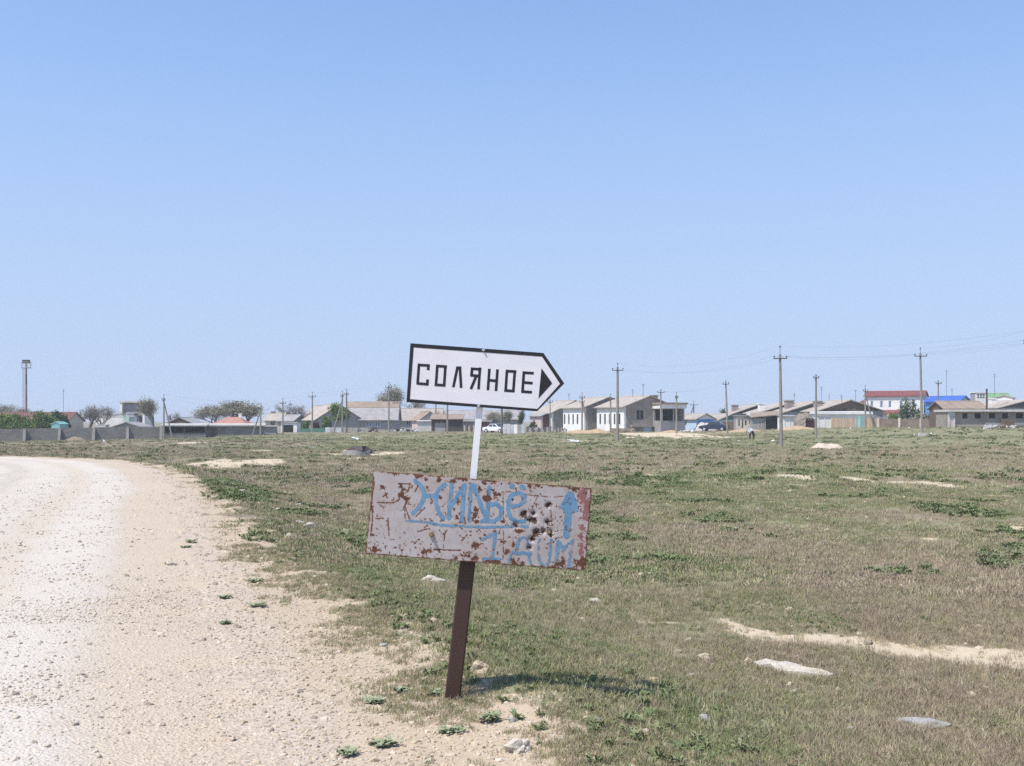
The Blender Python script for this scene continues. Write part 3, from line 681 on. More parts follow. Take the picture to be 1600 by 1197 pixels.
M_DRY = mat_blade('dry_mauve_grass', (0.305, 0.24, 0.175), (0.38, 0.305, 0.21), (0.51, 0.43, 0.295))
M_OLIVE = mat_blade('olive_grass', (0.29, 0.26, 0.14), (0.365, 0.32, 0.18), (0.46, 0.40, 0.24))
M_GREEN = mat_blade('green_grass', (0.175, 0.205, 0.09), (0.235, 0.255, 0.12), (0.30, 0.30, 0.165))
M_WEED = mat_blade('weed_leaf', (0.125, 0.165, 0.07), (0.17, 0.205, 0.095), (0.225, 0.25, 0.13))
tufts = {'dry': [tuft('dry_tuft', M_DRY, 30, .055, .012, .058, .0034, .9, s) for s in (1, 2)],
         'olive': [tuft('olive_tuft', M_OLIVE, 30, .055, .012, .05, .0036, .9, s) for s in (3, 4)],
         'green': [tuft('green_tuft', M_GREEN, 30, .055, .012, .045, .0044, 1.1, 5)]}
far_t = {'dry': [tuft('dry_patch', M_DRY, 30, .16, .015, .065, .010, .8, 6)], 'olive': [tuft('olive_patch', M_OLIVE, 30, .16, .015, .055, .011, .8, 7)], 'green': [tuft('green_patch', M_GREEN, 30, .16, .015, .055, .013, .9, 8)]}
LBL = {'dry': ('dry_grass', 'dry brownish mauve grass tufts covering the field', 'grass'), 'olive': ('olive_grass', 'short olive grass tufts growing through the field', 'grass'), 'green': ('green_grass', 'fresh green grass tufts in patches of the field', 'grass')}
def grass_zone(n_, r0, r1, protos, s0, s1, power=0.0, cov0=.30):
    x, y = polar(n_, r0, r1, power=power); P, e = place(x, y)
    en = e - verge_w(y) + (fbm(x*1.2, y*1.2, 55, 4) - .5) * 1.5
    p = sstep(.9, 2.0, en); p = np.where(e < -ROAD_W, sstep(1, 3, -e - ROAD_W), p)
    p = p * (1 - .93 * np.clip(bare_mask(x, y) * 1.3, 0, 1)) * (.3 + .6 * sstep(cov0, .62, fbm(x*1.3, y*1.3, 77, 4))) * (1 - .75 * sstep(.60, .70, fbm(x*.55, y*.55, 79, 4)))
    ok = rng.random(n_) < p; P = P[ok]; x, y = x[ok], y[ok]
    g = green_mask(x, y) * .48 + .06 + .12 * sstep(15, 40, y) + (fbm(x*1.6, y*1.6, 83, 4) - .5) * 1.1 + rng.normal(0, .3, len(x)) + .22 * np.exp(-((en[ok] - 1.8) / .8)**2)
    ty = np.where(g > .62, 2, np.where(g > .26, 1, 0)); hh = .75 + .5 * fbm(x*.7, y*.7, 87, 3)
    for t, key in enumerate(('dry', 'olive', 'green')):
        idx = np.where(ty == t)[0]; prs = protos[key]
        for k, pr in enumerate(prs):
            ii = idx[k::len(prs)]
            if len(ii): gn_scatter(LBL[key][0], P[ii], rots(len(ii), .2), rng.uniform(s0, s1, len(ii)) * hh[ii], pr, LBL[key][1], LBL[key][2])
# ---------------------------------------------------------------- village: materials
SLATE = mat_lined('weathered_slate_sheet', (0.40, 0.35, 0.30), (0.30, 0.265, 0.235), 0.18, 'x')
SLATE_G = mat_lined('grey_slate_sheet', (0.36, 0.34, 0.33), (0.27, 0.255, 0.25), 0.18, 'x')
SLATE_B = mat_lined('brown_slate_sheet', (0.33, 0.255, 0.19), (0.25, 0.19, 0.15), 0.18, 'x')
SLATE_L = mat_lined('pale_slate_sheet', (0.43, 0.375, 0.315), (0.335, 0.29, 0.245), 0.18, 'x')
REDROOF = mat_lined('dark_red_roofing', (0.235, 0.075, 0.065), (0.17, 0.06, 0.055), 0.2, 'x')
MAROON = mat_lined('maroon_roofing', (0.19, 0.085, 0.075), (0.15, 0.075, 0.065), 0.2, 'x')
PINKROOF = mat_lined('faded_red_tile', (0.44, 0.215, 0.165), (0.34, 0.185, 0.15), 0.25, 'x')
BLUEROOF = mat_lined('blue_metal_roof', (0.06, 0.14, 0.50), (0.05, 0.11, 0.40), 0.2, 'x', rough=0.5)
GREENROOF = mat_lined('green_metal_roof', (0.20, 0.36, 0.17), (0.16, 0.29, 0.15), 0.2, 'x', rough=0.5)
LIME = mat_blocks('limestone_masonry', (0.40, 0.34, 0.275), (0.33, 0.28, 0.23))
GREYST = mat_blocks('grey_rubble_masonry', (0.27, 0.245, 0.225), (0.20, 0.185, 0.17), 0.45, 0.22, (0.17, 0.155, 0.14))
BRICK = mat_blocks('pale_chimney_brick', (0.44, 0.36, 0.30), (0.36, 0.29, 0.24), 0.25, 0.08)
WHITEW = mat('whitewash', (0.84, 0.82, 0.78), (0.72, 0.69, 0.64), 0.8)
CREAM = mat('cream_plaster', (0.62, 0.55, 0.46), (0.50, 0.44, 0.37), 0.8)
PINKW = mat('pale_pink_plaster', (0.60, 0.48, 0.44), (0.48, 0.39, 0.36), 0.8)
GREYW = mat('grey_render', (0.36, 0.345, 0.34), (0.28, 0.265, 0.26), 0.8)
DARKRED = mat('dark_red_wall', (0.15, 0.06, 0.055), (0.11, 0.05, 0.045), 0.9)
BLUEW = mat('blue_plaster', (0.13, 0.31, 0.66), (0.11, 0.26, 0.55), 0.8)
LBLUEW = mat('pale_blue_plaster_and_shade', (0.48, 0.60, 0.72), (0.42, 0.52, 0.63), 0.8)
TEALW = mat('turquoise_paint', (0.26, 0.50, 0.47), (0.21, 0.41, 0.40), 1.2)
MINTW = mat('mint_plaster', (0.52, 0.66, 0.58), (0.42, 0.54, 0.48), 0.8)
GREENF = mat('green_fence_paint', (0.09, 0.21, 0.15), (0.075, 0.165, 0.12), 1.4)
DARKW = mat('dark_timber', (0.075, 0.06, 0.05), (0.055, 0.047, 0.04), 2.5)
BROWNW = mat('brown_timber', (0.17, 0.115, 0.08), (0.13, 0.09, 0.065), 2.5)
TANW = mat('tan_boards', (0.46, 0.33, 0.20), (0.37, 0.265, 0.165), 2.5)
DARKGREY = mat('dark_grey_boards', (0.12, 0.115, 0.115), (0.09, 0.085, 0.085), 1.2)  # dark grey tone for gable tops and a low wire fence
DARKGREEN = mat('dark_green_boards', (0.12, 0.145, 0.12), (0.09, 0.11, 0.09), 1.2)
CONC = mat('old_concrete', (0.40, 0.375, 0.34), (0.31, 0.29, 0.265), 1.0)
CONC_L = mat('pale_concrete', (0.60, 0.57, 0.53), (0.48, 0.45, 0.42), 1.0)
ZINC = mat('galvanised_sheet', (0.50, 0.51, 0.53), (0.40, 0.41, 0.43), 1.0, 0.6)
ROSEW = mat('rust_red_sheet', (0.30, 0.16, 0.13), (0.22, 0.12, 0.10), 1.2)
VOID = mat('painted_interior_shade', (0.022, 0.02, 0.02), (0.016, 0.015, 0.015), 1.0, bs=0)  # near-black colour standing in for the shade inside openings
POLEC = mat('pole_concrete', (0.30, 0.265, 0.225), (0.235, 0.21, 0.18), 1.5)
POLEW = mat('pole_timber', (0.17, 0.14, 0.115), (0.125, 0.105, 0.09), 2.0)
IRON = mat('dark_iron', (0.06, 0.055, 0.055), (0.09, 0.06, 0.05), 4.0, 0.7)
INSUL = mat('dark_insulator', (0.05, 0.045, 0.045), (0.07, 0.06, 0.06), 4.0, 0.4)
GLASS = mat_glass()
GLASSB = mat_glass('blue_glass', (0.10, 0.16, 0.25))

def xform(mb, fn):
    mb.v = [fn(*v) for v in mb.v]; return mb
def join(a, b):
    return a.add(b.v, b.f)
def window(parent, x0, x1, z0, z1, y, frame=CONC_L, glass=None, gable=None, mull=True, name='window'):
    """frame and pane set in an opening of the wall; gable=x puts it in the gable end at that x"""
    fw = min(.09, (x1-x0) * .16); mb = MB(); a = y + .05; b = y + .14
    mb.box(x0, x1, a, b, z0, z0+fw); mb.box(x0, x1, a, b, z1-fw, z1); mb.box(x0, x0+fw, a, b, z0+fw, z1-fw); mb.box(x1-fw, x1, a, b, z0+fw, z1-fw)
    if mull and x1 - x0 > .7: mb.box((x0+x1)/2-fw/2, (x0+x1)/2+fw/2, a+.005, b-.005, z0+fw, z1-fw)
    pn = MB().box(x0+fw*.5, x1-fw*.5, y+.085, y+.105, z0+fw*.5, z1-fw*.5)
    if gable is not None:
        fn = lambda X, Y, Z: (gable - (Y - y), X, Z)
        xform(mb, fn); xform(pn, fn)
    w = mb.build(name, frame, parent); pn.build('pane', glass or GLASS, w); return w

def house(name, label, px, d, r, L, W, eave, ridge, wall, roof, at='corner', front=(), gable=(), oh=.4, chim=(), cat='house', group=None, gmat=None, hip=0.0, frame=CONC_L, glass=None, gtop=None, rthick=.12, door=(), cut=None):
    r = math.radians(r); X, Y = wx(px, d), d
    if at == 'corner': lx, ly = L/2, -W/2
    elif at == 'front': lx, ly = 0, -W/2
    else: lx, ly = 0, 0
    ox, oy = X - (lx*math.cos(r) - ly*math.sin(r)), Y - (lx*math.sin(r) + ly*math.cos(r))
    z0 = gz(ox, oy); ze, zr = wz(eave, d) - z0, wz(ridge, d) - z0
    t = empty(name, (ox, oy, z0), r, label, cat, group); T = .3; B = -.6
    fo = [o[:4] for o in front] + [o[:4] for o in door]
    w = MB().wall(-L/2, L/2, B, ze, -W/2, T, fo); w.box(-L/2, L/2, W/2-T, W/2, B, ze)
    g = MB().wall(-W/2+T, W/2-T, B, ze, 0, T, [o[:4] for o in gable]); xform(g, lambda x, y, z: (L/2 - y, x, z))
    w.box(-L/2, -L/2+T, -W/2+T, W/2-T, B, ze)
    if gmat: gw = g.build('gable_wall', gmat, t)
    else: join(w, g)
    w.build('wall', wall, t)
    if not hip:
        for xx in (-L/2, L/2 - T): MB().prism([(-W/2+.01, ze), (W/2-.01, ze), (0, zr-.02)], xx + .002, xx + T - .002, 'x').build('gable_top', gtop or gmat or wall, t)
    for o in front: window(t, o[0], o[1], o[2], o[3], -W/2, frame, glass)
    for o in gable: window(t, o[0], o[1], o[2], o[3], 0, frame, glass, gable=L/2)
    for o in door: MB().box(o[0], o[1], -W/2+.1, -W/2+.16, o[2], o[3]).build('door', BROWNW, t)
    sl_ = (zr - ze) / (W/2); ez = ze - oh * sl_
    if hip:
        h = hip
        for s in (-1, 1):
            P = [(-L/2-oh, s*(W/2+oh), ez), (L/2+oh, s*(W/2+oh), ez), (L/2-h, 0, zr), (-L/2+h, 0, zr)]
            MB().add(P + [(p[0], p[1], p[2]-rthick) for p in P], [(0,1,2,3), (7,6,5,4), (0,4,5,1), (1,5,6,2), (2,6,7,3), (3,7,4,0)]).build('roof_slope', roof, t)
            P = [(s*(L/2+oh), -(W/2+oh), ez), (s*(L/2+oh), W/2+oh, ez), (s*(L/2-h), 0, zr)]
            MB().add(P + [(p[0], p[1], p[2]-rthick) for p in P], [(0,1,2), (5,4,3), (0,3,4,1), (1,4,5,2), (2,5,3,0)]).build('roof_slope', roof, t)
    else:
        for s in (-1, 1):
            pr = [(s*(W/2+oh), ez), (0, zr), (0, zr+rthick), (s*(W/2+oh), ez+rthick)]
            MB().prism(pr, -L/2-oh*.7, L/2+oh*.7, 'x').build('roof_slope', roof, t)
        MB().prism([(-.16, zr+rthick*.7), (0, zr+rthick+.05), (.16, zr+rthick*.7), (0, zr+rthick*.4)], -L/2-oh*.7, L/2+oh*.7, 'x').build('ridge_cap', roof, t)
    for (cx, cy, cw, top, cm) in chim:
        zt = wz(top, d) - z0; zb = max(ze, zr - abs(cy) * sl_ - .6)
        c = MB().box(cx-cw/2, cx+cw/2, cy-cw*.4, cy+cw*.4, zb, zt - .15); c.box(cx-cw*.58, cx+cw*.58, cy-cw*.48, cy+cw*.48, zt - .15, zt)
        c.build('chimney', cm, t)
    return t

def shed(name, label, px0, px1, d, top, base_d=4.0, r=0, wall=CREAM, roof=CONC, slope=.25, front=(), door=(), cat='shed', group=None, oh=.25, rt=.1, glass=None, frame=CONC_L, interior=False, open_front=None):
    """flat or mono-pitched outbuilding, front between two photo columns at depth d; slope>0 rises to the back"""
    L = mlen(px1 - px0, d) / math.cos(math.radians(r)); X = wx((px0 + px1) / 2, d); r = math.radians(r)
    ox, oy = X + 0 - (base_d/2) * math.sin(r) * 1, d + base_d/2 * math.cos(r)
    ox = X - (base_d/2) * math.sin(r)
    z0 = gz(ox, oy); zt = wz(top, d) - z0 - rt
    t = empty(name, (ox, oy, z0), r, label, cat, group); D = base_d; T = .22; B = -.6
    w = MB()
    if open_front is None: w.wall(-L/2, L/2, B, zt, -D/2, T, [o[:4] for o in front] + [o[:4] for o in door])
    else:
        zf = open_front                                         # half wall, posts, dark inside
        w.box(-L/2, L/2, -D/2, -D/2+T, B, zf)
        n_ = max(2, int(L / 2.2))
        for k in range(n_ + 1):
            x = -L/2 + .08 + (L - .16) * k / n_; MB().box(x-.07, x+.07, -D/2+.03, -D/2+.17, zf, zt).build('post', BROWNW, t)
    w.box(-L/2, L/2, D/2-T, D/2, B, zt + slope); w.box(-L/2, -L/2+T, -D/2+T, D/2-T, B, zt); w.box(L/2-T, L/2, -D/2+T, D/2-T, B, zt)
    w.build('wall', wall, t)
    for o in front: window(t, o[0], o[1], o[2], o[3], -D/2, frame, glass)
    for o in door: MB().box(o[0]+.01, o[1]-.01, -D/2+.06, -D/2+.12, o[2], o[3]-.01).build('door', o[4] if len(o) > 4 else BROWNW, t)
    MB().prism([(-D/2-oh, zt), (D/2+oh, zt+slope), (D/2+oh, zt+slope+rt), (-D/2-oh, zt+rt)], -L/2-oh*.6, L/2+oh*.6, 'x').build('roof', roof, t)
    return t

def fence(name, label, px0, d0, px1, d1, hgt, n, mats, cat='fence', group=None, part='panel', gap=.03, thick=.05, posts=None, jitter=.05, postw=.12):
    x0, y0, x1, y1 = wx(px0, d0), d0, wx(px1, d1), d1
    L = math.hypot(x1-x0, y1-y0); r = math.atan2(y1-y0, x1-x0)
    t = empty(name, (x0, y0, gz(x0, y0)), r, label, cat, group); z0 = t.location.z; w = L / n; rr = random.Random(int(px0*7+n))
    for k in range(n):
        cx = (k + .5) * w; zg = gz(x0 + cx*math.cos(r), y0 + cx*math.sin(r)) - z0
        h = hgt * (1 + rr.uniform(-jitter, jitter)); o = rr.uniform(-.015, .015)
        MB().box(cx - w/2 + gap/2, cx + w/2 - gap/2, o, o + thick, zg - .25, zg + h).build(part, mats[k % len(mats)] if isinstance(mats, (list, tuple)) else mats, t)
    if posts:
        for k in range(0, n + 1, posts[0]):
            cx = k * w; zg = gz(x0 + cx*math.cos(r), y0 + cx*math.sin(r)) - z0
            MB().box(cx-postw/2, cx+postw/2, -.1 - postw*.3, -.035, zg - .3, zg + hgt + posts[1]).build('post', posts[2], t)
    return t

# ---------------------------------------------------------------- left side: boundary wall, pens, houses behind
def buttress_wall():
    n = 6; cols = [-72, -18, 36, 90, 144, 197, 252]; ds = [141.5, 142.4, 143.4, 144.4, 145.4, 146.5, 147.6]
    x0, y0 = wx(cols[0], ds[0]), ds[0]; x1, y1 = wx(cols[-1], ds[-1]), ds[-1]
    r = math.atan2(y1-y0, x1-x0); L = math.hypot(x1-x0, y1-y0)
    t = empty('stone_wall', (x0, y0, gz(x0, y0)), r, 'long low grey stone boundary wall with sloping buttresses beyond the road', 'wall'); zb = t.location.z
    for k in range(n):
        a, b = L*k/n, L*(k+1)/n; m = (a+b)/2; X, Y = x0 + m*math.cos(r), y0 + m*math.sin(r)
        top = wz(671.5 - k * .9, ds[k]) - zb; low = gz(X, Y) - zb - .8
        MB().box(a + .01, b - .01, 0, .4, low, top + random.uniform(-.04, .04)).build('wall_bay', GREYST, t)
        MB().prism([(0.0, low), (-1.05, low), (-.35, top - .25), (-.28, top + .05), (0.0, top + .05)], b - .17, b + .17, 'x').build('buttress', mat('grey_buttress', (0.30, 0.275, 0.245), (0.24, 0.22, 0.20), 1.2), t)
buttress_wall()
house('long_house', 'long low house with dark red roof behind the green bushes and stone wall', 34, 186, 0, 15.6, 7, 657.5, 645, CREAM, MAROON, at='front', front=[(-5, -4, .9, 2.0), (1, 2, .9, 2.0), (5, 6, .9, 2.0)])
house('small_shed', 'small turquoise gabled shed beside the dark red roofed house', 106.5, 166, 90, 3, 1.3, 663, 660, TEALW, TEALW, at='corner', cat='shed', oh=.1)
shed('block_stack', 'pale grey brick outbuilding low behind the buttressed stone wall', 150, 165, 155, 663.5, 1.5, wall=CONC_L, roof=CONC_L, slope=0, oh=.02)
# tall open white frame building
def frame_tower():
    d = 226; x0, x1 = wx(190, d), wx(226, d); w = x1 - x0; X = (x0+x1)/2; z = gz(X, d); top = wz(626.5, d) - z
    t = empty('frame_building', (X, d + 2.5, z), math.radians(-4), 'tall white framed concrete tower building with recessed grey front', 'building')
    for s in (-1, 1): MB().box(s*w/2 - .22, s*w/2 + .22, -2.5, 2.5, -.5, top - .35).build('pier', WHITEW, t)
    MB().box(-w/2-.35, w/2+.35, -2.65, 2.65, top-.35, top).build('roof_slab', CREAM, t)
    MB().box(-w/2+.22, w/2-.22, -1.6, -1.4, top-2.2, top-.35).build('upper_panel', GREYW, t)
    MB().box(-w/2+.22, w/2-.22, -1.9, -1.7, -.4, top-2.2).build('front_panel', CONC, t)
    MB().box(w*.03, w*.2, -2.0, -1.91, 0, top-2.6).build('door', IRON, t)
    MB().box(w*.24, w*.42, -1.97, -1.91, .4, top-3.0).build('window', GLASS, t)
frame_tower()
shed('white_shed', 'long low whitewashed building in front of the tall framed tower', 150, 203, 214, 650.5, 4, wall=WHITEW, roof=CONC_L, slope=.1, oh=.05)
house('white_annex', 'narrow mint white gabled annex at the end of the whitewashed building', 210, 212, 90, 3, 1.1, 652, 647, MINTW, CONC_L, at='corner', cat='shed', oh=.05)
house('grey_shed', 'low grey sheet roofed shed just behind the buttressed wall', 237, 166, 90, 5, 4.1, 667, 660.5, GREYW, SLATE_G, at='corner', cat='shed', oh=.5)
shed('animal_pen', 'long low pen with white roof edge and dark open front', 256, 320, 150, 663.5, 4, r=12, wall=GREYST, roof=CONC_L, slope=.15, open_front=.75, oh=.3, rt=.22)
shed('stone_barn', 'low grey block barn with white roof edge next to the open pen', 321, 411, 153.2, 663.5, 4, r=12, wall=GREYST, roof=CONC_L, slope=.15, oh=.3, rt=.22, door=[(-3.2, -2.3, 0, 1.1)])
shed('dark_shed', 'small dark grey shed at the end of the low block barn', 413, 431, 160, 666, 3, r=8, wall=GREYW, roof=SLATE_G, slope=.1)
house('brown_house', 'dark brown gabled house end rising behind the open pen', 322, 178, 90, 6, 5.1, 663.5, 653, BROWNW, SLATE_G, at='corner', oh=.25)
house('pink_house', 'white house with faded red hipped roof behind the block barn', 358, 188, 0, 5.4, 5, 661.5, 651.5, WHITEW, PINKROOF, at='front', hip=1.6, oh=.3, chim=[(1.2, .4, .5, 646, WHITEW)])
house('beige_house', 'small beige house with pale slate roof and stub chimney near the lone strutted pole', 426, 190, -12, 2.9, 4, 656, 646, CREAM, SLATE_L, at='front', chim=[(-.8, 0, .6, 642.5, BRICK)], front=[(-.4, .4, 1, 2)])
house('grey_cottage', 'grey slate roofed cottage tucked behind the flat white shed', 447, 186, -20, 3.0, 4, 657, 649, GREYW, SLATE_G, at='front')
shed('white_garage', 'small white walled shed with flat dark roof and dark doorway', 439, 464, 172, 660, 3, wall=WHITEW, roof=GREYW, slope=.05, door=[(-.9, .7, 0, 1.15, VOID)], oh=.15)
ROWG = 'slate roofed village houses in a row'
house('gabled_house', 'slate roofed house with grey gable half hidden by a leafy green tree', 494, 180, -60, 6.0, 8.0, 655, 632, LIME, SLATE_L, gmat=GREYW, front=[(-1.5, -.7, 1, 2), (.8, 1.6, 1, 2)])
house('gabled_cottage', 'slate roofed cottage with whitewashed front left of the leafy green tree', 480, 200, -60, 5.0, 6.5, 655, 634, WHITEW, SLATE_L, gmat=GREYW)
fence('green_fence', 'low green board fence in front of the slate roofed gabled house', 470, 167, 508, 166, .62, 6, GREENF)
fence('grey_fence', 'low grey sheet fence between the green fence and stone fence', 508, 166, 541, 165, .75, 4, [ZINC, GREYW])
fence('stone_fence', 'low pale stone fence in front of the long blue windowed house', 542, 165, 578, 164.5, .66, 4, CONC, thick=.3, gap=.02)
lh = house('long_house', 'long house with big two tone slate roof and blue windows', 580.5, 184, 2, 8.4, 8, 654, 628.5, GREYW, SLATE_G, at='front', front=[(-.9, .1, .75, 1.75), (.55, 1.5, .75, 1.75)], glass=GLASSB, frame=WHITEW, chim=[(3.7, -.2, .8, 627, PINKW)], oh=.5)
_zr, _ze = wz(628.5, 184) - lh.location.z, wz(654, 184) - lh.location.z; _zm = _zr - (_zr - _ze) * 1.5 / 4
MB().prism([(-1.5, _zm + .125), (0, _zr + .125), (0, _zr + .2), (-1.5, _zm + .2)], -4.5, 4.5, 'x').build('upper_roof', SLATE_B, lh)
house('low_house', 'low grey slate roofed house joining the big roofed blue windowed house', 652, 197, 0, 8.6, 7, 656, 638.5, GREYW, SLATE, at='front', front=[(-2, -1.2, .9, 1.8), (1, 1.8, .9, 1.8)])
house('pale_cottage', 'small cottage with faded pinkish roof behind the white rubble', 656, 178, -55, 2.6, 3.8, 656, 644, PINKW, SLATE_B, oh=.3)
house('long_barn', 'long grey slate roofed barn behind the brown roofed open shed', 752, 203, 0, 14.5, 8, 655, 641.5, GREYW, SLATE_G, at='front')
shed('white_shed', 'small whitewashed shed next to the brown roofed shed', 652, 674, 170, 657.5, 3, wall=CONC_L, roof=CONC_L, slope=.1)
shed('brown_shed', 'brown roofed shed with dark plank front and corner posts', 674, 722, 170, 654.5, 3.5, wall=DARKW, roof=SLATE_B, slope=.8, oh=.4, door=[(-1.9, -.2, 0, 1.4, GREYW)])
fence('plank_fence', 'dark weathered plank fence running from the brown roofed shed', 722, 169, 746, 167, 1.0, 10, [DARKW, GREYW, BROWNW], part='plank', gap=.04, jitter=.12)
shed('red_door_shed', 'small flat roofed shed with dark red doors behind the white rod', 724, 768, 176, 657.5, 3, wall=GREYW, roof=CONC_L, slope=.05, door=[(.2, 1.9, 0, 1.5, DARKRED)])
fence('sheet_fence', 'fence of tall pale galvanised sheets beside the white car', 786, 153, 820, 152, 1.35, 6, [ZINC, CONC_L, ZINC, WHITEW, GREYW, ZINC], jitter=.06)
house('red_house', 'dark red walled house with pale pink front left of the white fronted row', 846, 181, -62, 4, 5, 650, 642, PINKW, SLATE_G, gmat=DARKRED, front=[(-1, -.3, .8, 1.8)], oh=.3)

# ---------------------------------------------------------------- the white-fronted row
SLOT = [(-3.1, -2.6, 1.2, 2.9), (-1.75, -1.25, 1.2, 2.9), (-.4, .1, 1.2, 2.9), (.95, 1.45, 1.2, 2.9), (2.3, 2.8, 1.2, 2.9)]
def row_house(label, px, d, e, rg, L=7.6, W=9, **k):
    return house('row_house', label, px, d, -63, L, W, e, rg, WHITEW, SLATE_L, gmat=LIME, group=ROWG, front=[(a, b, c - .1, d_ - .2) for a, b, c, d_ in SLOT], frame=GREYW, **k)
row_house('white fronted slate roofed row house next to the dark red walled house', 862, 181, 645, 626, L=6.4)
row_house('white fronted slate roofed row house in the middle of the row of three', 913, 168, 636.5, 620.5, L=6.6)
rc = row_house('white fronted row house with a big dark gable window and open loggia', 975, 159.5, 635.5, 618.5, gable=[(-2.35, -1.0, 1.75, 3.3)], chim=[(1.2, 2.3, 1.3, 616, BRICK)])
def loggia():
    # flat-roofed block with open balcony on the gable side of the last row house
    L = 7.6; t = rc; z0 = t.location.z; d = 158
    top = wz(630, d) - z0; y0, y1 = .6, 4.9; xa, xb = L/2 + .01, L/2 + 2.2
    w = MB().box(xa, xb, y0, y1, -.6, top - 2.55); w.box(xa, xb - .25, y1 - .25, y1, top - 2.55, top - .75); w.box(xa, xa + .2, y0, y1 - .3, top - 2.55, top - .75)
    w.build('loggia_wall', GREYW, t)
    MB().box(xa, xb + .15, y0 - .15, y1 + .15, top - .75, top - .12).build('loggia_fascia', WHITEW, t)
    MB().box(xa, xb + .3, y0 - .3, y1 + .3, top - .12, top + .14).build('loggia_roof', SLATE_B, t)
    for y in (y0 + .06, (y0+y1)/2, y1 - .4): MB().box(xb - .18, xb, y, y + .16, top - 2.55, top - .75).build('loggia_post', CONC, t)
    MB().box(xa + .21, xa + .26, y0 + .3, y1 - .4, top - 2.5, top - .9).build('loggia_shade_panel', VOID, t)  # near-black sheet: the shade deep in the loggia is painted on
    MB().box(L/2 + .01, L/2 + .5, -3.4, .5, .75, .92).build('basement_ledge', CONC, t)
    MB().box(L/2 + .005, L/2 + .04, -1.1, .3, -.4, .74).build('basement_door', LBLUEW, t)
loggia()
# ---------------------------------------------------------------- right side
house('blue_house', 'small blue house with white wall and slate roof behind the rubble heap', 1088, 172, -50, 4.4, 4.6, 655, 647, LBLUEW, SLATE, gmat=BLUEW, front=[(-.6, .2, .8, 1.7)], gtop=WHITEW, oh=.3)
house('slate_barn', 'long weathered slate roofed barn behind the small blue house', 1085, 192, -10, 8.5, 5, 657, 649, GREYW, SLATE_B, at='front')
house('dark_gable_house', 'slate roofed house with dark green gable beside the blue house', 1124, 180, -62, 6, 5.6, 656, 647, LBLUEW, SLATE, gmat=MINTW, gtop=GREENF, oh=.35)
fence('brown_wall', 'brown earth wall with pale coping behind the dark blue car', 1104, 168, 1152, 165, 1.35, 5, BROWNW, thick=.3, gap=.0, cat='wall', posts=None, jitter=.0, part='wall_bay')
def back_house(label, px, d, e, rg, W, L, chim, gt=GREYW, **k):
    return house('back_house', label, px, d, -84, L, W, e, rg, GREYW, SLATE_L, gmat=GREYW, gtop=gt, group=ROWG, chim=chim, oh=.5, **k)
back_house('slate roofed house with pale brick chimney behind the pillared porch building', 1147, 182, 646, 632.5, 8.6, 7, [(.5, -3.2, 1.1, 632, BRICK)], gt=DARKGREY)
back_house('slate roofed house with whitewashed chimney left of the tall twin crossarm pole', 1187, 174, 645, 629.5, 10.4, 7, [(.3, -3.8, 1.1, 629.5, WHITEW)], gt=DARKGREY)
back_house('slate roofed house with brick chimney behind the straw covered shelter', 1229, 167, 643.5, 627.5, 10.2, 7.5, [(.2, -3.4, 1.3, 624.5, BRICK)], gt=DARKGREEN)
back_house('slate roofed house with brick chimney above the white flat roofed garage', 1278, 161, 642, 625.5, 10, 8, [(-.6, -3.2, 1.2, 625.5, BRICK)], gt=BROWNW)

def porch_building():
    d = 160; L = mlen(28, d); X = wx(1166, d); z = gz(X, d); top = wz(649, d) - z
    t = empty('porch_building', (X, d + 1.5, z), math.radians(-4), 'pale pillared outbuilding with narrow dark openings and dark doorway', 'building')
    ops = [(-1.05, -.8, .6, 1.55), (-.55, -.3, .3, 1.55), (-.1, .2, .7, 1.5), (.5, .72, .9, 1.5), (.75, 1.05, 0, .9)]
    MB().wall(-L/2, L/2, -.5, top - .12, -1.5, .25, ops).build('wall', CREAM, t)
    w = MB().box(-L/2, -L/2+.2, -1.25, 1.5, -.5, top-.12); w.box(L/2-.2, L/2, -1.25, 1.5, -.5, top-.12); w.box(-L/2+.2, L/2-.2, 1.3, 1.5, -.5, top-.12); w.build('side_wall', GREYW, t)
    MB().box(-L/2-.15, L/2+.15, -1.7, 1.7, top-.12, top).build('roof', CONC, t)
    for o in ops[:-1]: window(t, o[0], o[1], o[2], o[3], -1.5, CONC, mull=False)
    MB().box(ops[4][0], ops[4][1], -1.4, -1.36, 0, .9).build('door', DARKRED, t)
    MB().box(.1, .6, -1.9, -1.72, top, top+.45).build('water_tank', WHITEW, t)
porch_building()
def lean_to():
    d = 158; L = mlen(46, d); X = wx(1199, d); z = gz(X, d); top = wz(651, d) - z
    t = empty('lean_to', (X, d + 2, z), math.radians(-3), 'slate roofed lean to with dark open garage bay and grey plank side', 'shed')
    MB().add([(-L/2-.2, -2.4, top-.05), (L/2+.1, -2.4, top+.35), (L/2+.1, 2, top+.9), (-L/2-.2, 2, top+.5)] + [(-L/2-.2, -2.4, top-.17), (L/2+.1, -2.4, top+.23), (L/2+.1, 2, top+.78), (-L/2-.2, 2, top+.38)],
             [(0,1,2,3), (7,6,5,4), (0,4,5,1), (1,5,6,2), (2,6,7,3), (3,7,4,0)]).build('roof', SLATE_B, t)
    w = MB().box(L/2-.2, L/2, -2, 1.8, -.5, top+.2); w.box(-L/2, L/2-.2, 1.6, 1.8, -.5, top+.3); w.box(-L/2, -L/2+.15, -2, 1.6, -.5, top-.2); w.build('wall', GREYW, t)
    for k in range(7): MB().box(-L/2+.1+k*.24, -L/2+.31+k*.24, -2.05, -2.0, -.4, top-.2+random.uniform(-.1, .02)).build('plank', [GREYW, CONC][k % 2], t)
    for x in (-L/2+1.9, L/2-.5): MB().box(x-.08, x+.08, -2.1, -1.95, -.4, top-.05).build('post', CONC, t)
lean_to()
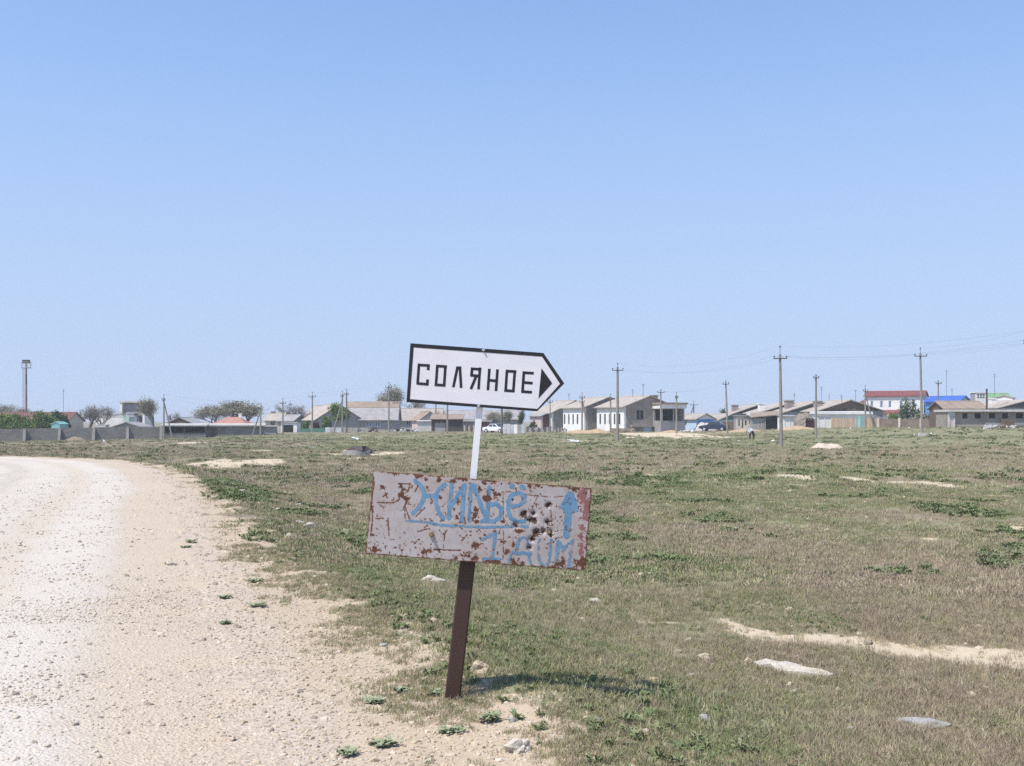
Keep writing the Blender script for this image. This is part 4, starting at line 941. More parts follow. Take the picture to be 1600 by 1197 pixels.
shed('white_garage', 'white garage wall with double doors beside the straw covered shelter', 1223, 1247, 152, 650, 3, wall=WHITEW, roof=GREYW, slope=.15, door=[(-.75, -.05, 0, 1.5, WHITEW), (.0, .7, 0, 1.5, WHITEW)], oh=.2)
# straw-covered shelter: a rounded shell open to the front right
def straw_shelter():
    d = 147; X = wx(1261, d); z = gz(X, d); R = mlen(17.5, d); Hh = wz(644, d) - z
    t = empty('straw_shelter', (X, d + 1.2, z), 0, 'rounded straw covered shelter with a dark hollow front', 'shelter')
    nu, nv = 40, 18; V, F, V2 = [], [], []
    for sh, fac in ((0, 1.0), (1, .82)):
        for j in range(nv + 1):
            ph = j / nv * math.pi / 2
            for i in range(nu):
                a = 2*math.pi*i/nu; k = fac * (1 + .12*(vnoise(a*2.0 if i < nu/2 else (2*math.pi-a)*2.0, ph*4, 5) - .5) + .06*(vnoise(i*1.0, j*1.0, 9) - .5))
                c = max(math.cos(ph), 0)**.7
                V.append((R*k*c*math.cos(a), R*k*c*math.sin(a)*.95, Hh*k*math.sin(ph)**.8 - .15))
    o_ = (nv+1)*nu
    hole = lambda i, j: (4.55 < 2*math.pi*(i+.5)/nu < 5.95) and j < nv*.42
    for j in range(nv):
        for i in range(nu):
            if hole(i, j): continue
            a, b = j*nu+i, j*nu+(i+1) % nu
            F += [(a, b, b+nu, a+nu), (o_+a+nu, o_+b+nu, o_+b, o_+a)]
            for di, dj, q in ((1, 0, (b, b+nu)), (-1, 0, (a+nu, a)), (0, -1, (a, b))):
                jj, ii = j+dj, (i+di) % nu
                if 0 <= jj and hole(ii, jj): F.append((q[0], q[1], q[1]+o_, q[0]+o_))
    m = MB(); m.v, m.f = V, F
    m.build('straw_cover', mat('old_straw', (0.33, 0.285, 0.235), (0.24, 0.205, 0.17), 3.0, 0.95, 0.8, 0.1), t, smooth=False)
    MB().box(-.2, R*.75, -R*.45, R*.4, -.2, Hh*.42).build('stored_load', DARKRED, t)
straw_shelter()
shed('white_garage', 'long white flat roofed garage behind the tan board fence', 1278, 1361, 156, 643.5, 4, r=-2, wall=WHITEW, roof=WHITEW, slope=.1, oh=.25, rt=.35)
shed('white_shed', 'low white shed with pale double doors and a dark sloping top edge', 1278, 1299, 150.5, 650, 2.2, wall=WHITEW, roof=GREYW, slope=.05, door=[(-.8, -.05, 0, 1.4, WHITEW), (.05, .85, 0, 1.4, WHITEW)], oh=.08)
fence('board_fence', 'tan upright board fence in front of the white flat roofed garage', 1299, 150, 1337, 149, 1.42, 13, [TANW, TANW, mat('pale_boards', (0.52, 0.39, 0.25), (0.42, 0.31, 0.2), 2.5), mat('rosy_boards', (0.42, 0.31, 0.25), (0.36, 0.26, 0.21), 2.5)], part='plank', gap=.02, jitter=.03)
fence('teal_gate', 'turquoise yard gate between two stretches of tan board fence', 1337.5, 149, 1351, 149, 1.62, 4, [TEALW, MINTW, TEALW], cat='gate', part='leaf', jitter=.06)
fence('board_fence', 'short tan board fence right of the turquoise gate', 1353, 149, 1372, 148.5, 1.35, 7, [TANW, mat('pale_boards', (0.52, 0.39, 0.25))], part='plank', gap=.02, jitter=.03)
fence('yard_wall', 'brown stone yard wall with pale gate posts below the white house', 1373, 148.5, 1474, 143, 1.2, 6, mat_blocks('brown_rubble', (0.25, 0.19, 0.14), (0.19, 0.145, 0.11)), cat='wall', thick=.3, gap=0, posts=(2, .12, CREAM), part='wall_bay', jitter=0, postw=.3)
big = house('two_storey_house', 'white two storey house with dark red roof and lower red veranda roof', 1443, 186, -25, 9.6, 9, 618.5, 610.5, WHITEW, REDROOF, gmat=LBLUEW, oh=.35,  # gable in pale blue: its bluish shade is put into the wall colour
            glass=GLASSB, frame=WHITEW, front=[(-3.9, -3.4, 3.0, 4.2), (-2.3, -1.8, 3.0, 4.2), (-.9, -.4, 3.0, 4.2), (.9, 1.4, 3.0, 4.2), (3.0, 3.5, 3.0, 4.2)], gable=[(-1.6, -.2, 2.2, 3.0)])
zz = wz(638, 186) - big.location.z
MB().prism([(-4.5, zz - .35), (-6.0, zz - .85), (-6.0, zz - .75), (-4.5, zz - .25)], -3.4, 1.2, 'x').build('veranda_roof', REDROOF, big)
for xx in (-3.2, -.8, 1.4): MB().box(xx-.08, xx+.08, -5.95, -5.8, -.5, zz - .74).build('veranda_post', WHITEW, big)
house('red_gable_house', 'house with dark maroon roof just left of the white two storey house', 1366, 190, -63, 5, 6, 634, 624, GREYW, MAROON, gmat=LBLUEW, chim=[(0, -1.6, .8, 622, BRICK)])
house('blue_roof_house', 'house with bright blue metal roof and pale green gable', 1498, 180, -42, 5.5, 5.4, 627, 619, BLUEW, BLUEROOF, gmat=MINTW, gable=[(-.6, .3, 2.6, 3.2)])
house('brown_roof_house', 'long brown slate roofed house behind the low block building', 1508, 139, 0, 5.3, 5, 638.5, 627.5, BROWNW, SLATE_B, at='front', oh=.35)
shed('mint_shed', 'small white and mint shed with green roof beside the low block building', 1464, 1476, 146, 640, 2, wall=WHITEW, roof=GREENF, slope=.1, door=[(-.3, .3, 0, 1.4, MINTW)], oh=.1)
blk_w = [(-2.55, -1.85, .95, 1.65), (-1.05, -.2, .95, 1.65), (.75, 1.6, .9, 1.6), (2.4, 3.2, .9, 1.6), (4.0, 4.9, .9, 1.6)]
def block_building():
    d = 128; x0, x1 = wx(1483, d), wx(1632, d); L = x1 - x0; X = (x0+x1)/2; z = gz(X, d); top = wz(640, d) - z
    t = empty('block_building', (X, d + 2, z), math.radians(-1), 'long low limestone block building with broad slab roof and empty dark windows', 'building')
    ops = [(-L/2 + a, -L/2 + b, top - 1.05, top - .42) for a, b in ((1.75, 2.35), (3.2, 3.9), (4.85, 5.6), (6.4, 7.1), (8.0, 8.9), (9.6, 10.4))]
    MB().wall(-L/2 + .82, L/2, -.6, top - .25, -1.7, .3, ops).build('wall', LIME, t)
    w = MB().box(-L/2, -L/2+.3, -1.4, 2, -.6, top-.25); w.box(L/2-.3, L/2, -1.4, 2, -.6, top-.25); w.box(-L/2+.3, L/2-.3, 1.7, 2, -.6, top-.25); w.build('side_wall', LIME, t)
    MB().wall(-L/2, -L/2 + .8, -.6, top - .25, -1.95, .25, [(-L/2 + .2, -L/2 + .6, .0, top - .7)]).build('entrance_pier', CONC_L, t)
    MB().box(-L/2 + .2, -L/2 + .6, -1.88, -1.84, 0, top - .7).build('door', PINKW, t)
    MB().box(-L/2 - .15, L/2 + .3, -2.25, 2.3, top - .25, top).build('roof_slab', CONC_L, t)
    for a, b, c, e in ops: MB().box(a, b, -1.5, -1.46, c, e).build('window', VOID, t)  # near-black sheets paint the shade behind the empty openings
    MB().box(-L/2 + 6.1, -L/2 + 7.4, -2.7, -2.0, -.3, 1.05).build('leaning_boards', BROWNW, t)
    MB().box(-L/2 + 4.4, -L/2 + 9.5, -1.78, -1.701, .25, .62).build('plaster_band', GREYW, t)
block_building()
def white_stack():
    d = 162; x0, x1 = wx(1525, d), wx(1540.5, d); w = x1-x0; X = (x0+x1)/2; z = gz(X, d); a, b = wz(640, d) - z, wz(612.5, d) - z
    t = empty('white_house', (X, d + 1, z), 0, 'narrow white rooftop block with lattice openings behind the brown slate roof', 'building')
    ops = [(-w/2 + .12 + i*(w-.24)/3 + .04, -w/2 + .12 + (i+1)*(w-.24)/3 - .04, b - .95 + j*.35, b - .68 + j*.35) for i in range(3) for j in range(2)]
    MB().wall(-w/2, w/2, -.4, b - .12, -1, .2, ops).build('wall', WHITEW, t); MB().box(-w/2, w/2, -.8, 1, -.4, b - .12).build('core', GREYW, t)
    MB().box(-w/2-.1, w/2+.1, -1.1, 1.1, b-.12, b).build('cap', WHITEW, t)
white_stack()
house('green_roof_house', 'house with light green metal roof behind the white lattice block', 1560, 172, -5, 4.6, 6, 628, 615, WHITEW, GREENROOF, at='front')
house('dormer_house', 'white walled dormer house with pale slate roof right of the green roof', 1584, 160, 62, 4, 2.4, 622, 618.5, WHITEW, SLATE_L, at='front', oh=.2, front=[(-.5, .5, 4.0, 4.6)])
back_house('slate roofed house rising behind the right part of the low block building', 1562, 150, 637, 626, 8, 8, [(-1, -2.2, .9, 621, WHITEW)], gt=DARKGREY)
back_house('slate roofed house lower down between the low block building and the green roof', 1546, 152, 638, 630, 5, 6, [], gt=DARKGREY)

# ---------------------------------------------------------------- heaps, rubble, ring, mounds
def heap(name, label, px, d, wpx, hpx, m, cat, depth=.8, seed=1, rough=.25, peaks=1):
    X = wx(px, d); z = gz(X, d); R = mlen(wpx/2, d); Hh = mlen(hpx, d); nr, na = 16, 44; V, F = [], []
    for j in range(nr + 1):
        q = j / nr
        for i in range(na):
            a = 2*math.pi*i/na; rr = R * q * (1 + .22*(vnoise(math.cos(a)*2+5, math.sin(a)*2+5, seed) - .5))
            x, y = rr*math.cos(a), rr*math.sin(a)*depth
            pk = 1 if peaks == 1 else .85 + .2*math.cos(x/R*math.pi*(peaks-.6) + seed)
            h = Hh * (1 - q*q)**1.1 * pk * (1 + rough*(fbm(x*2.2/R+9, y*2.2/R+9, seed, 4) - .5)*2) - .12*q - (.2 if j == nr else 0)
            V.append((x, y, float(h)))
    for j in range(nr):
        for i in range(na): F.append((j*na+i, (j+1)*na+i, (j+1)*na+(i+1) % na, j*na+(i+1) % na))
    m_ = MB(); m_.v, m_.f = V, F; o = m_.build(name, m, None, smooth=True); o.location = (X, d, z); return tag(o, label, cat)
SANDM = mat('heaped_pale_sand', (0.58, 0.49, 0.39), (0.49, 0.40, 0.30), 3.0, 0.95, 0.6, 0.05)
OCHRE = mat('heaped_ochre_earth', (0.48, 0.345, 0.215), (0.40, 0.28, 0.175), 2.0, 0.95, 0.6, 0.08)
CHALK = mat('heaped_white_rubble', (0.62, 0.585, 0.54), (0.48, 0.44, 0.40), 4.0, 0.95, 0.8, 0.1)
heap('sand_heap', 'pale sand heap in the field right of the nearest tall crossarm pole', 1292, 84, 58, 12.5, SANDM, 'heap', .8, 3, .3, 2)
heap('earth_mound', 'long ochre earth bank below the white fronted row houses', 922, 150, 96, 6.5, OCHRE, 'mound', .5, 4, .35, 3)
heap('earth_mound', 'low ochre earth bank below the open loggia', 1046, 149, 64, 4.5, OCHRE, 'mound', .5, 5, .3, 2)
heap('earth_mound', 'ochre earth bank in front of the pillared porch building', 1165, 148, 96, 4.5, OCHRE, 'mound', .4, 6, .3, 2)
heap('earth_mound', 'ochre earth bank in front of the straw covered shelter', 1250, 145, 74, 6, OCHRE, 'mound', .4, 7, .3, 2)
heap('rubble_heap', 'white rubble heap between the blue house and the dark blue car', 1102, 163, 38, 14.5, CHALK, 'heap', .8, 8, .3)
heap('soil_heap', 'small grassy soil heap in front of the buttressed stone wall', 117, 137, 42, 7, mat('heaped_dry_soil', (0.27, 0.215, 0.15), (0.20, 0.165, 0.11), 3.0, 0.95, 0.6, 0.05), 'heap', .6, 9, .25)
def block_pile():
    d = 152; X = wx(973, d); z = gz(X, d); t = empty('block_pile', (X, d, z), .05, 'stacked reddish stone blocks under the big gable window', 'pile')
    BP = [mat('reddish_block', (0.40, 0.27, 0.19), (0.32, 0.21, 0.15), 3), mat('tan_block', (0.50, 0.39, 0.28), (0.42, 0.32, 0.23), 3), mat('grey_block', (0.33, 0.27, 0.22), (0.27, 0.22, 0.18), 3)]
    rr = random.Random(3)
    for j in range(3):
        for k in range(9 - j):
            x = -2.05 + k*.46 + j*.2 + rr.uniform(-.04, .04); y = rr.uniform(-.08, .08)
            MB().box(x, x+.42, y-.2, y+.2, -.12 + j*.24, .11 + j*.24).build('block', rr.choice(BP), t)
block_pile()
def well_ring():
    X, Y = fld(557, 711.5); z = gz(X, Y); t = empty('well_ring', (X, Y, z), .2, 'low broken concrete well ring heaped with dark scrap in the field', 'well ring')
    n, R, R2, h = 36, .86, .70, .34; V, F = [], []
    rr = random.Random(4); hs = [h * (1 + .35*(vnoise(i*.35, 1, 5) - .5)) for i in range(n)]
    for i in range(n):
        a = 2*math.pi*i/n; c, s = math.cos(a), math.sin(a)
        V += [(R*c, R*s, -.2), (R*c, R*s, hs[i]), (R2*c, R2*s, hs[i] - .02), (R2*c, R2*s, -.2)]
    for i in range(n):
        b = ((i+1) % n)*4; a = i*4; F += [(a, b, b+1, a+1), (a+1, b+1, b+2, a+2), (a+2, b+2, b+3, a+3)]
    m = MB(); m.v, m.f = V, F; m.build('ring', CONC, t)
    for k in range(26):
        a = rr.uniform(0, 6.28); q = rr.uniform(0, .6); p = Vector((q*math.cos(a) + .1, q*math.sin(a), rr.uniform(.18, .42))); b = rr.uniform(0, 6.28); l_ = rr.uniform(.25, .7)
        MB().tube([p, p + Vector((l_*math.cos(b), l_*math.sin(b)*.6, rr.uniform(-.05, .16)))], rr.uniform(.03, .07), 6).build('scrap', rr.choice([IRON, BROWNW, ROSEW]), t)
    sv, sf = stone_verts(31, 2, .5); m = MB(); m.v = [(x*.6+.12, y*.6, z_*.75+.2) for x, y, z_ in sv]; m.f = sf; m.build('scrap_fill', IRON, t)
well_ring()

def rubble(label, px, d, wpx, n_, mats, seed, smax=.35, hmax=.5):
    X = wx(px, d); z = gz(X, d); t = empty('rubble_pile', (X, d, z), 0, label, 'rubble', 'piles of rubble and scrap'); r = random.Random(seed); W = mlen(wpx, d)
    for k in range(n_):
        V, F = stone_verts(seed*50 + k, 1, .7, .5); s = r.uniform(.3, 1)*smax; x = r.uniform(-W/2, W/2); y = r.uniform(-.7, .7); zz_ = gz(X + x, d + y) - z + r.uniform(0, hmax) * (1 - abs(x)/W*2)
        m = MB(); m.v = [(a*s + x, b*s + y, c*s + zz_ + s*.2) for a, b, c in V]; m.f = F; m.build('lump', r.choice(mats), t)
rubble('white and blue junk piled along the yard before the low slate roofed house', 632, 166, 40, 40, [WHITEW, LBLUEW, IRON, CONC_L], 3, .3, .6)
rubble('dark stone rubble line below the white and blue junk', 630, 163, 42, 30, [GREYW, IRON, CONC], 4, .25, .25)
rubble('tangle of dark branches and scrap beside the pale stone fence', 584, 164, 14, 24, [DARKW, IRON, BROWNW], 5, .2, .8)
rubble('broken concrete and boards strewn before the low block building', 1562, 122, 60, 50, [CONC_L, CONC, BROWNW, GREYW], 6, .3, .3)
rubble('pale rubble scatter at the foot of the footed concrete pole', 1420, 118, 80, 34, [CONC_L, WHITEW, CONC], 7, .14, .05)
rubble('stony debris at the foot of the white fronted row', 905, 156, 50, 34, [CONC_L, CREAM, CONC], 8, .25, .3)
rubble('grey rubble at the foot of the dark red walled house', 838, 170, 26, 24, [CONC, GREYW, BROWNW], 9, .3, .5)
rubble('pale rubble along the loggia wall', 1070, 156, 26, 24, [CONC_L, CREAM, CONC], 10, .25, .3)
fence('mesh_fence', 'low dark wire fence along the first white fronted row house', 822, 160, 862, 159, .8, 9, [DARKGREY, GREYW], gap=.12, jitter=.15)
fence('low_fence', 'low grey plank fence before the middle row house', 866, 161, 886, 160, .55, 8, [GREYW, BROWNW], gap=.06, jitter=.2, part='plank')
# ---------------------------------------------------------------- trees and bushes
def mat_leaf(name, c, c2, c3):
    m, n, l, p = nodes_of(name)
    f = noise(n, l, position(n), 1.1, 3); g = noise(n, l, position(n), 9, 2)
    col = mixc(n, l, ramp(n, l, f, .38, .62), c, c2); col = mixc(n, l, ramp(n, l, g, .5, .75, 0, .7), col, c3)
    l.new(col, p.inputs['Base Color']); p.inputs['Roughness'].default_value = .75; p.inputs['Specular IOR Level'].default_value = .15
    return m
BARK = mat('grey_bark', (0.25, 0.215, 0.185), (0.19, 0.165, 0.145), 3)
LEAF_G = mat_leaf('fresh_green_leaf', (0.11, 0.17, 0.04), (0.16, 0.225, 0.06), (0.07, 0.115, 0.03))
LEAF_D = mat_leaf('dark_green_leaf', (0.045, 0.08, 0.028), (0.075, 0.115, 0.042), (0.028, 0.05, 0.02))
LEAF_O = mat_leaf('budding_olive_leaf', (0.23, 0.22, 0.14), (0.29, 0.26, 0.175), (0.18, 0.185, 0.11))
LEAF_M = mat_leaf('maroon_leaf', (0.085, 0.045, 0.045), (0.11, 0.06, 0.055), (0.06, 0.035, 0.035))
def grow(seed, levels=4, height=1.0, spread=.55, kids=4):
    """a unit-height branching skeleton: tubes for trunk and limbs, thin prisms for twigs"""
    r = random.Random(seed); trunk, twigs, tips = MB(), MB(), []
    def rec(p, d, ln, rad, lv):
        q = p + d * ln; mid = p + d * ln * .5 + Vector((r.uniform(-.06, .06), r.uniform(-.06, .06), 0)) * ln
        (trunk if lv <= 1 else twigs).tube([p, mid, q], [rad, rad*.82, rad*.62], 7 if lv <= 1 else 3, cap=False)
        if lv == levels: tips.append(q); return
        for k in range(kids + (lv == 2)):
            a = r.uniform(0, 6.28); t = r.uniform(spread*.5, spread*1.3)
            nd = (d + Vector((math.cos(a)*t, math.sin(a)*t, r.uniform(-.05, .45)))).normalized()
            st = p + (q - p) * r.uniform(.35 if lv else .3, 1.0)
            rec(st, nd, ln * r.uniform(.55, .8), rad * .5, lv + 1)
    rec(Vector((0, 0, -.03)), Vector((r.uniform(-.05, .05), r.uniform(-.05, .05), 1)).normalized(), .36 * height, .022 * height, 0)
    return trunk, twigs, tips
def leaf_cloud(pts, n_, spread, size, seed):
    r = random.Random(seed); mb = MB()
    for _ in range(n_):
        c = r.choice(pts) + Vector((r.gauss(0, spread), r.gauss(0, spread), r.gauss(0, spread)))
        u = Vector((r.gauss(0, 1), r.gauss(0, 1), r.gauss(0, 1))).normalized(); v = u.cross(Vector((r.gauss(0, 1), r.gauss(0, 1), r.gauss(0, 1)))).normalized(); s = size * r.uniform(.6, 1.4)
        mb.add([c - u*s, c + v*s*.6, c + u*s, c - v*s*.6], [(0, 1, 2, 3)])
    return mb
TREES = {}
def tree_proto(key, seed, leafmat, nleaf, lsize, spread=.55, levels=4, kids=4, lspread=.035):
    tr, tw, tips = grow(seed, levels, 1.0, spread, kids)
    TREES[key] = (tr, tw, leaf_cloud(tips, nleaf, lspread, lsize, seed + 50) if nleaf else None, leafmat, {})
tree_proto('bare', 1, LEAF_O, 260, .010, .65, 4, 5)
tree_proto('bare2', 2, LEAF_O, 420, .010, .75, 4, 5)
tree_proto('bud', 3, LEAF_O, 2600, .011, .75, 4, 5)
tree_proto('bud2', 4, LEAF_O, 3200, .011, .85, 4, 5)
tree_proto('leafy', 5, LEAF_G, 3400, .022, .75, lspread=.05)
tree_proto('dark', 6, LEAF_D, 3400, .022, .6, lspread=.05)
def tree(key, label, px, d, top, name='bare_tree', wide=1.0, group='trees standing among the houses', rz=None):
    X = wx(px, d); z = gz(X, d); h = wz(top, d) - z
    tr, tw, lf, lm, cache = TREES[key]
    t = empty(name, (X, d, z), random.uniform(0, 6.28) if rz is None else rz, label, 'tree', group)
    mx = max(v[2] for v in tw.v); s = h / mx
    t.scale = (s*wide, s*wide, s)
    if not cache:
        a, b = tr.build('trunk', BARK, t), tw.build('crown', BARK, t); cache['t'], cache['c'] = a.data, b.data
        if lf: cache['l'] = lf.build('foliage', lm, t).data
    else:
        for nm, k in (('trunk', 't'), ('crown', 'c'), ('foliage', 'l')):
            if k in cache:
                o = bpy.data.objects.new(nm, cache[k]); COL.objects.link(o); o.parent = t
    return t
def bush(label, px, d, wpx, top, base, m, seed, name='bush', cat='bush', depth=1.0, n_=2600, size=.11, group=None, lobes=7):
    X = wx(px, d); z = gz(X, d); rx = mlen(wpx/2, d); zt = wz(top, d) - z; zb = 0 if base is None else wz(base, d) - z
    t = empty(name, (X, d, z), 0, label, cat, group); r = random.Random(seed); pts = []
    L = [(r.uniform(-.6, .6), r.uniform(-.5, .5), r.uniform(.3, .78), r.uniform(.28, .48)) for _ in range(lobes)] + [(0, 0, .7, .34), (-.55, 0, .35, .35), (.55, 0, .38, .35)]
    while len(pts) < n_:
        l_ = r.choice(L); v = Vector((r.gauss(0, 1), r.gauss(0, 1), r.gauss(0, 1))).normalized() * l_[3] * r.uniform(.55, 1.06)
        p = (l_[0] + v.x, l_[1] + v.y, l_[2] + v.z * .9)
        if p[2] < 0: continue
        pts.append(Vector((p[0]*rx, p[1]*rx*depth, zb + p[2]*(zt-zb)*.98)))
    leaf_cloud(pts, n_, size*.4, size, seed).build('foliage', m, t)
    st = MB()
    for k in range(7):
        a = r.uniform(0, 6.28); st.tube([(r.uniform(-.3, .3)*rx, r.uniform(-.3, .3)*rx*depth, -.1), (r.uniform(-.5, .5)*rx, r.uniform(-.4, .4)*rx*depth, zb + (zt-zb)*.6)], [.05, .02], 5)
    st.build('stem', BARK, t); return t
FARG = 'trees standing among the houses'
tree('bud2', 'olive budding tree beyond the left end of the dark red roof', 8, 235, 632, 'budding_tree', 1.3)
tree('bud', 'low olive tree just behind the floodlight mast', 30, 240, 637, 'budding_tree', 1.3)
tree('bare', 'slender bare tree at the right end of the dark red roof', 118, 205, 639, wide=1.8)
tree('bare2', 'bare grey tree with thick crown left of the tall framed tower', 141, 207, 631, wide=1.7)
tree('bare', 'bare tree with dark clumped top left of the whitewashed building', 158, 204, 630, wide=1.4)
tree('bare2', 'small bare tree right beside the tall framed tower', 178, 222, 640, wide=1.8)
tree('bud', 'budding tree between the framed tower and the strutted pole', 240, 190, 621.5, 'budding_tree', 1.1)
tree('bare', 'thin bare sapling behind the strutted pole', 271, 205, 642, wide=.9)
tree('bud2', 'broad budding tree at the left of the clump behind the hipped red roof', 336, 214, 634, 'budding_tree', 2.3)
tree('bud2', 'tallest broad budding tree of the clump behind the hipped red roof', 362, 216, 626, 'budding_tree', 2.1)
tree('bud', 'broad budding tree at the right of the clump behind the hipped red roof', 388, 213, 631, 'budding_tree', 2.3)
tree('bare2', 'bare tree between the white flat shed and the whitewashed cottage', 464, 196, 628, wide=1.8)
tree('bare', 'thin bare tree beside the small beige house', 449, 192, 640, wide=1.0)
tree('bud', 'tall budding tree rising behind the big two tone slate roof', 622, 222, 603, 'budding_tree', 1.0)
tree('bare2', 'bare tree behind the low grey slate roofed house', 648, 224, 618, wide=1.1)
tree('bare', 'bare tree in front of the long slate roofed barn', 690, 182, 640, wide=1.0)
tree('bud2', 'olive budding tree behind the white car', 772, 178, 643, 'budding_tree', 1.2)
tree('bud', 'olive budding tree behind the pale sheet fence', 797, 180, 641, 'budding_tree', 1.1)
tree('dark', 'dark green conical tree behind the pale sheet fence', 811, 178, 643, 'evergreen_tree', .7)
tree('leafy', 'leafy green tree in front of the slate roofed gabled house', 526, 172, 633, 'leafy_tree', .95)
tree('dark', 'small dark tree beside the dark green gable', 1128, 186, 640, 'evergreen_tree', .8)
bush('bright green bush in front of the dark red roofed house', 24, 163, 70, 646, None, LEAF_G, 1, n_=4200, size=.15, group='bushes in village yards')
bush('tall bright green bush below the floodlight mast', 64, 165, 66, 641.5, None, LEAF_G, 2, n_=4400, size=.15, group='bushes in village yards')
bush('dark olive bush beside the turquoise shed', 94, 167, 38, 644, None, LEAF_D, 3, n_=3200, size=.14, group='bushes in village yards')
bush('low green bush at the foot of the leafy tree', 511, 168, 18, 650, None, LEAF_G, 4, n_=1200, group='bushes in village yards')
bush('small light green bush behind the green board fence', 478, 170, 12, 657, None, LEAF_G, 5, n_=800, group='bushes in village yards')
bush('dark maroon bush behind the green board fence', 493, 169.5, 15, 659, None, LEAF_M, 6, n_=900, group='bushes in village yards')
bush('rounded green bush behind the white flat roofed garage', 1335, 166, 34, 627, None, LEAF_G, 7, group='bushes in village yards', depth=.5)
bush('large dark green bush in front of the white two storey house', 1424, 160, 42, 622.5, None, LEAF_D, 8, group='bushes in village yards', n_=3200, depth=.6)
bush('bright green low bush below the red veranda roof', 1398, 155, 24, 645, None, LEAF_G, 9, n_=1200, group='bushes in village yards')
bush('grey olive shrub behind the brown stone yard wall', 1437, 150, 44, 645, None, LEAF_O, 10, n_=2200, group='bushes in village yards', depth=.4)
bush('dark bush at the end of the white fronted row', 1000 - 40, 171, 12, 655, None, LEAF_D, 12, n_=700, group='bushes in village yards')
bush('low dark green shrub beside the pale pink front of the dark red house', 833, 176, 14, 660, None, LEAF_D, 13, n_=800, group='bushes in village yards')

# ---------------------------------------------------------------- utility poles
PG = 'utility poles of the village power lines'
TOPS = {}
def pole(key, label, px, d, top, m=POLEC, arm=1.1, arms=1, strut=None, name='utility_pole', pin=.45, lean=0.0, r0=.14, r1=.09, rz=0.0, foot=False):
    X = wx(px, d); z = gz(X, d); h = wz(top, d) - z - pin
    t = empty(name, (X, d, z), rz, label, 'utility pole', PG)
    dx = lean
    MB().tube([(0, 0, -.6), (dx*.5, 0, h*.5), (dx, 0, h)], [r0, (r0+r1)/2, r1], 8).build('shaft', m, t)
    if pin: MB().tube([(dx, 0, h - .3), (dx, 0, h + pin - .1)], .022, 6).build('top_pin', IRON, t); MB().tube([(dx, 0, h + pin - .16), (dx, 0, h + pin - .08), (dx, 0, h + pin)], [.05, .075, .03], 8).build('insulator', INSUL, t)
    pts = [(dx, h + pin - .03)]
    for k in range(arms):
        za = h - .35 - k*.6
        MB().box(dx - arm/2, dx + arm/2, -r1 - .07, -r1 + .0, za - .04, za + .04).build('crossarm', IRON if m is POLEC else BROWNW, t)
        for s in (-1, 1):
            xx = dx + s*(arm/2 - .05)
            MB().tube([(xx, -r1 - .035, za), (xx, -r1 - .035, za + .10), (xx, -r1 - .035, za + .16), (xx, -r1 - .035, za + .24)], [.02, .03, .075, .04], 8).build('insulator', INSUL, t); pts.append((xx, za + .2))
    if strut is not None:
        MB().tube([(strut, .05, -.5), (dx*.9 + (.05 if strut > 0 else -.05), .05, h*.86)], [.11, .085], 8).build('strut', m, t)
    if foot: MB().box(-.32, .32, -.32, .32, -.3, .35).build('footing', CONC_L, t)
    TOPS[key] = [Vector((X + math.cos(rz)*p[0], d + math.sin(rz)*p[0], z + p[1])) for p in pts]
    return t
pole('p256', 'grey pole with a strut on its right at the end of the stone wall', 256, 146, 616, strut=1.25, arm=.5)
pole('p407', 'short pole with a strut on its left behind the block barn', 407, 152, 630, strut=-1.3, arm=.7, lean=.05)
pole('p442', 'slim pole with small crossarm beside the small beige house', 442, 163, 622, arm=.9)
pole('p453', 'far thin pole behind the white flat shed', 453, 205, 626, arm=.6, r0=.11, r1=.07)
pole('p488', 'dark pole in front of the slate roofed gabled house', 488, 163, 612, arm=1.1)
pole('p535', 'leaning strutted twin pole in front of the leafy green tree', 535, 163, 611, strut=-1.45, arm=.5)
pole('p541', 'slim brown pole beside the strutted twin pole', 541.5, 162, 608, m=POLEW, arm=.8)
pole('p607', 'tall dark pole in front of the big two tone slate roof', 607.5, 163, 597, arm=1.0)
pole('p699', 'pole in front of the brown roofed open shed', 699, 151, 575, arm=1.0)
pole('p681', 'pole behind the brown roofed open shed', 681, 180, 596, arm=1.0)
pole('p784', 'dark pole next to the pale sheet fence', 784, 143, 572, m=POLEW, arm=1.0)
pole('p859', 'thin pole in front of the first white fronted row house', 859.5, 158, 620, arm=.8, r0=.10, r1=.07)
pole('p909', 'strutted pole with double crossarm before the middle row house', 909.5, 154, 613, strut=1.0, arm=.8, arms=2)
pole('p954', 'slim pole with wide crossarm before the big windowed row house', 954, 150, 615, arm=1.2)
pole('p965', 'tall concrete pole with wide crossarm standing in the field by the row houses', 965, 116, 567, arm=1.2, r0=.17, r1=.11)
pole('p1032', 'pole with flared crossarm in front of the open loggia', 1032.5, 153, 608, arm=1.0, m=POLEC, pin=.15)
pole('p1057', 'slim concrete pole at the right end of the open loggia', 1057, 143, 612, arm=.4)
pole('p1084', 'dark far strutted pole behind the slate barn', 1084, 200, 626, strut=-1.6, arm=1.4, m=POLEW)
pole('p1136', 'leaning pole with short top crossarm behind the dark blue car', 1137, 136, 594.5, arm=.8, lean=-.25, pin=.12, m=POLEC)
pole('p1220', 'nearest tall concrete pole with wide crossarm standing in the field', 1221, 92, 540, arm=1.15, pin=.75, r0=.17, r1=.10, lean=-.12)
pole('p1275', 'bare topped pole with short cap crossarm before the straw covered shelter', 1275, 120, 585, arm=.65, pin=.05, r0=.14, r1=.10)
pole('p1352', 'strutted pole beside the turquoise yard gate', 1352, 147.5, 602, strut=1.3, arm=.7)
pole('p1440', 'tall concrete pole on a pale footing before the white two storey house', 1441, 112, 543, arm=1.3, pin=.55, r0=.16, r1=.10, lean=-.2, foot=True)
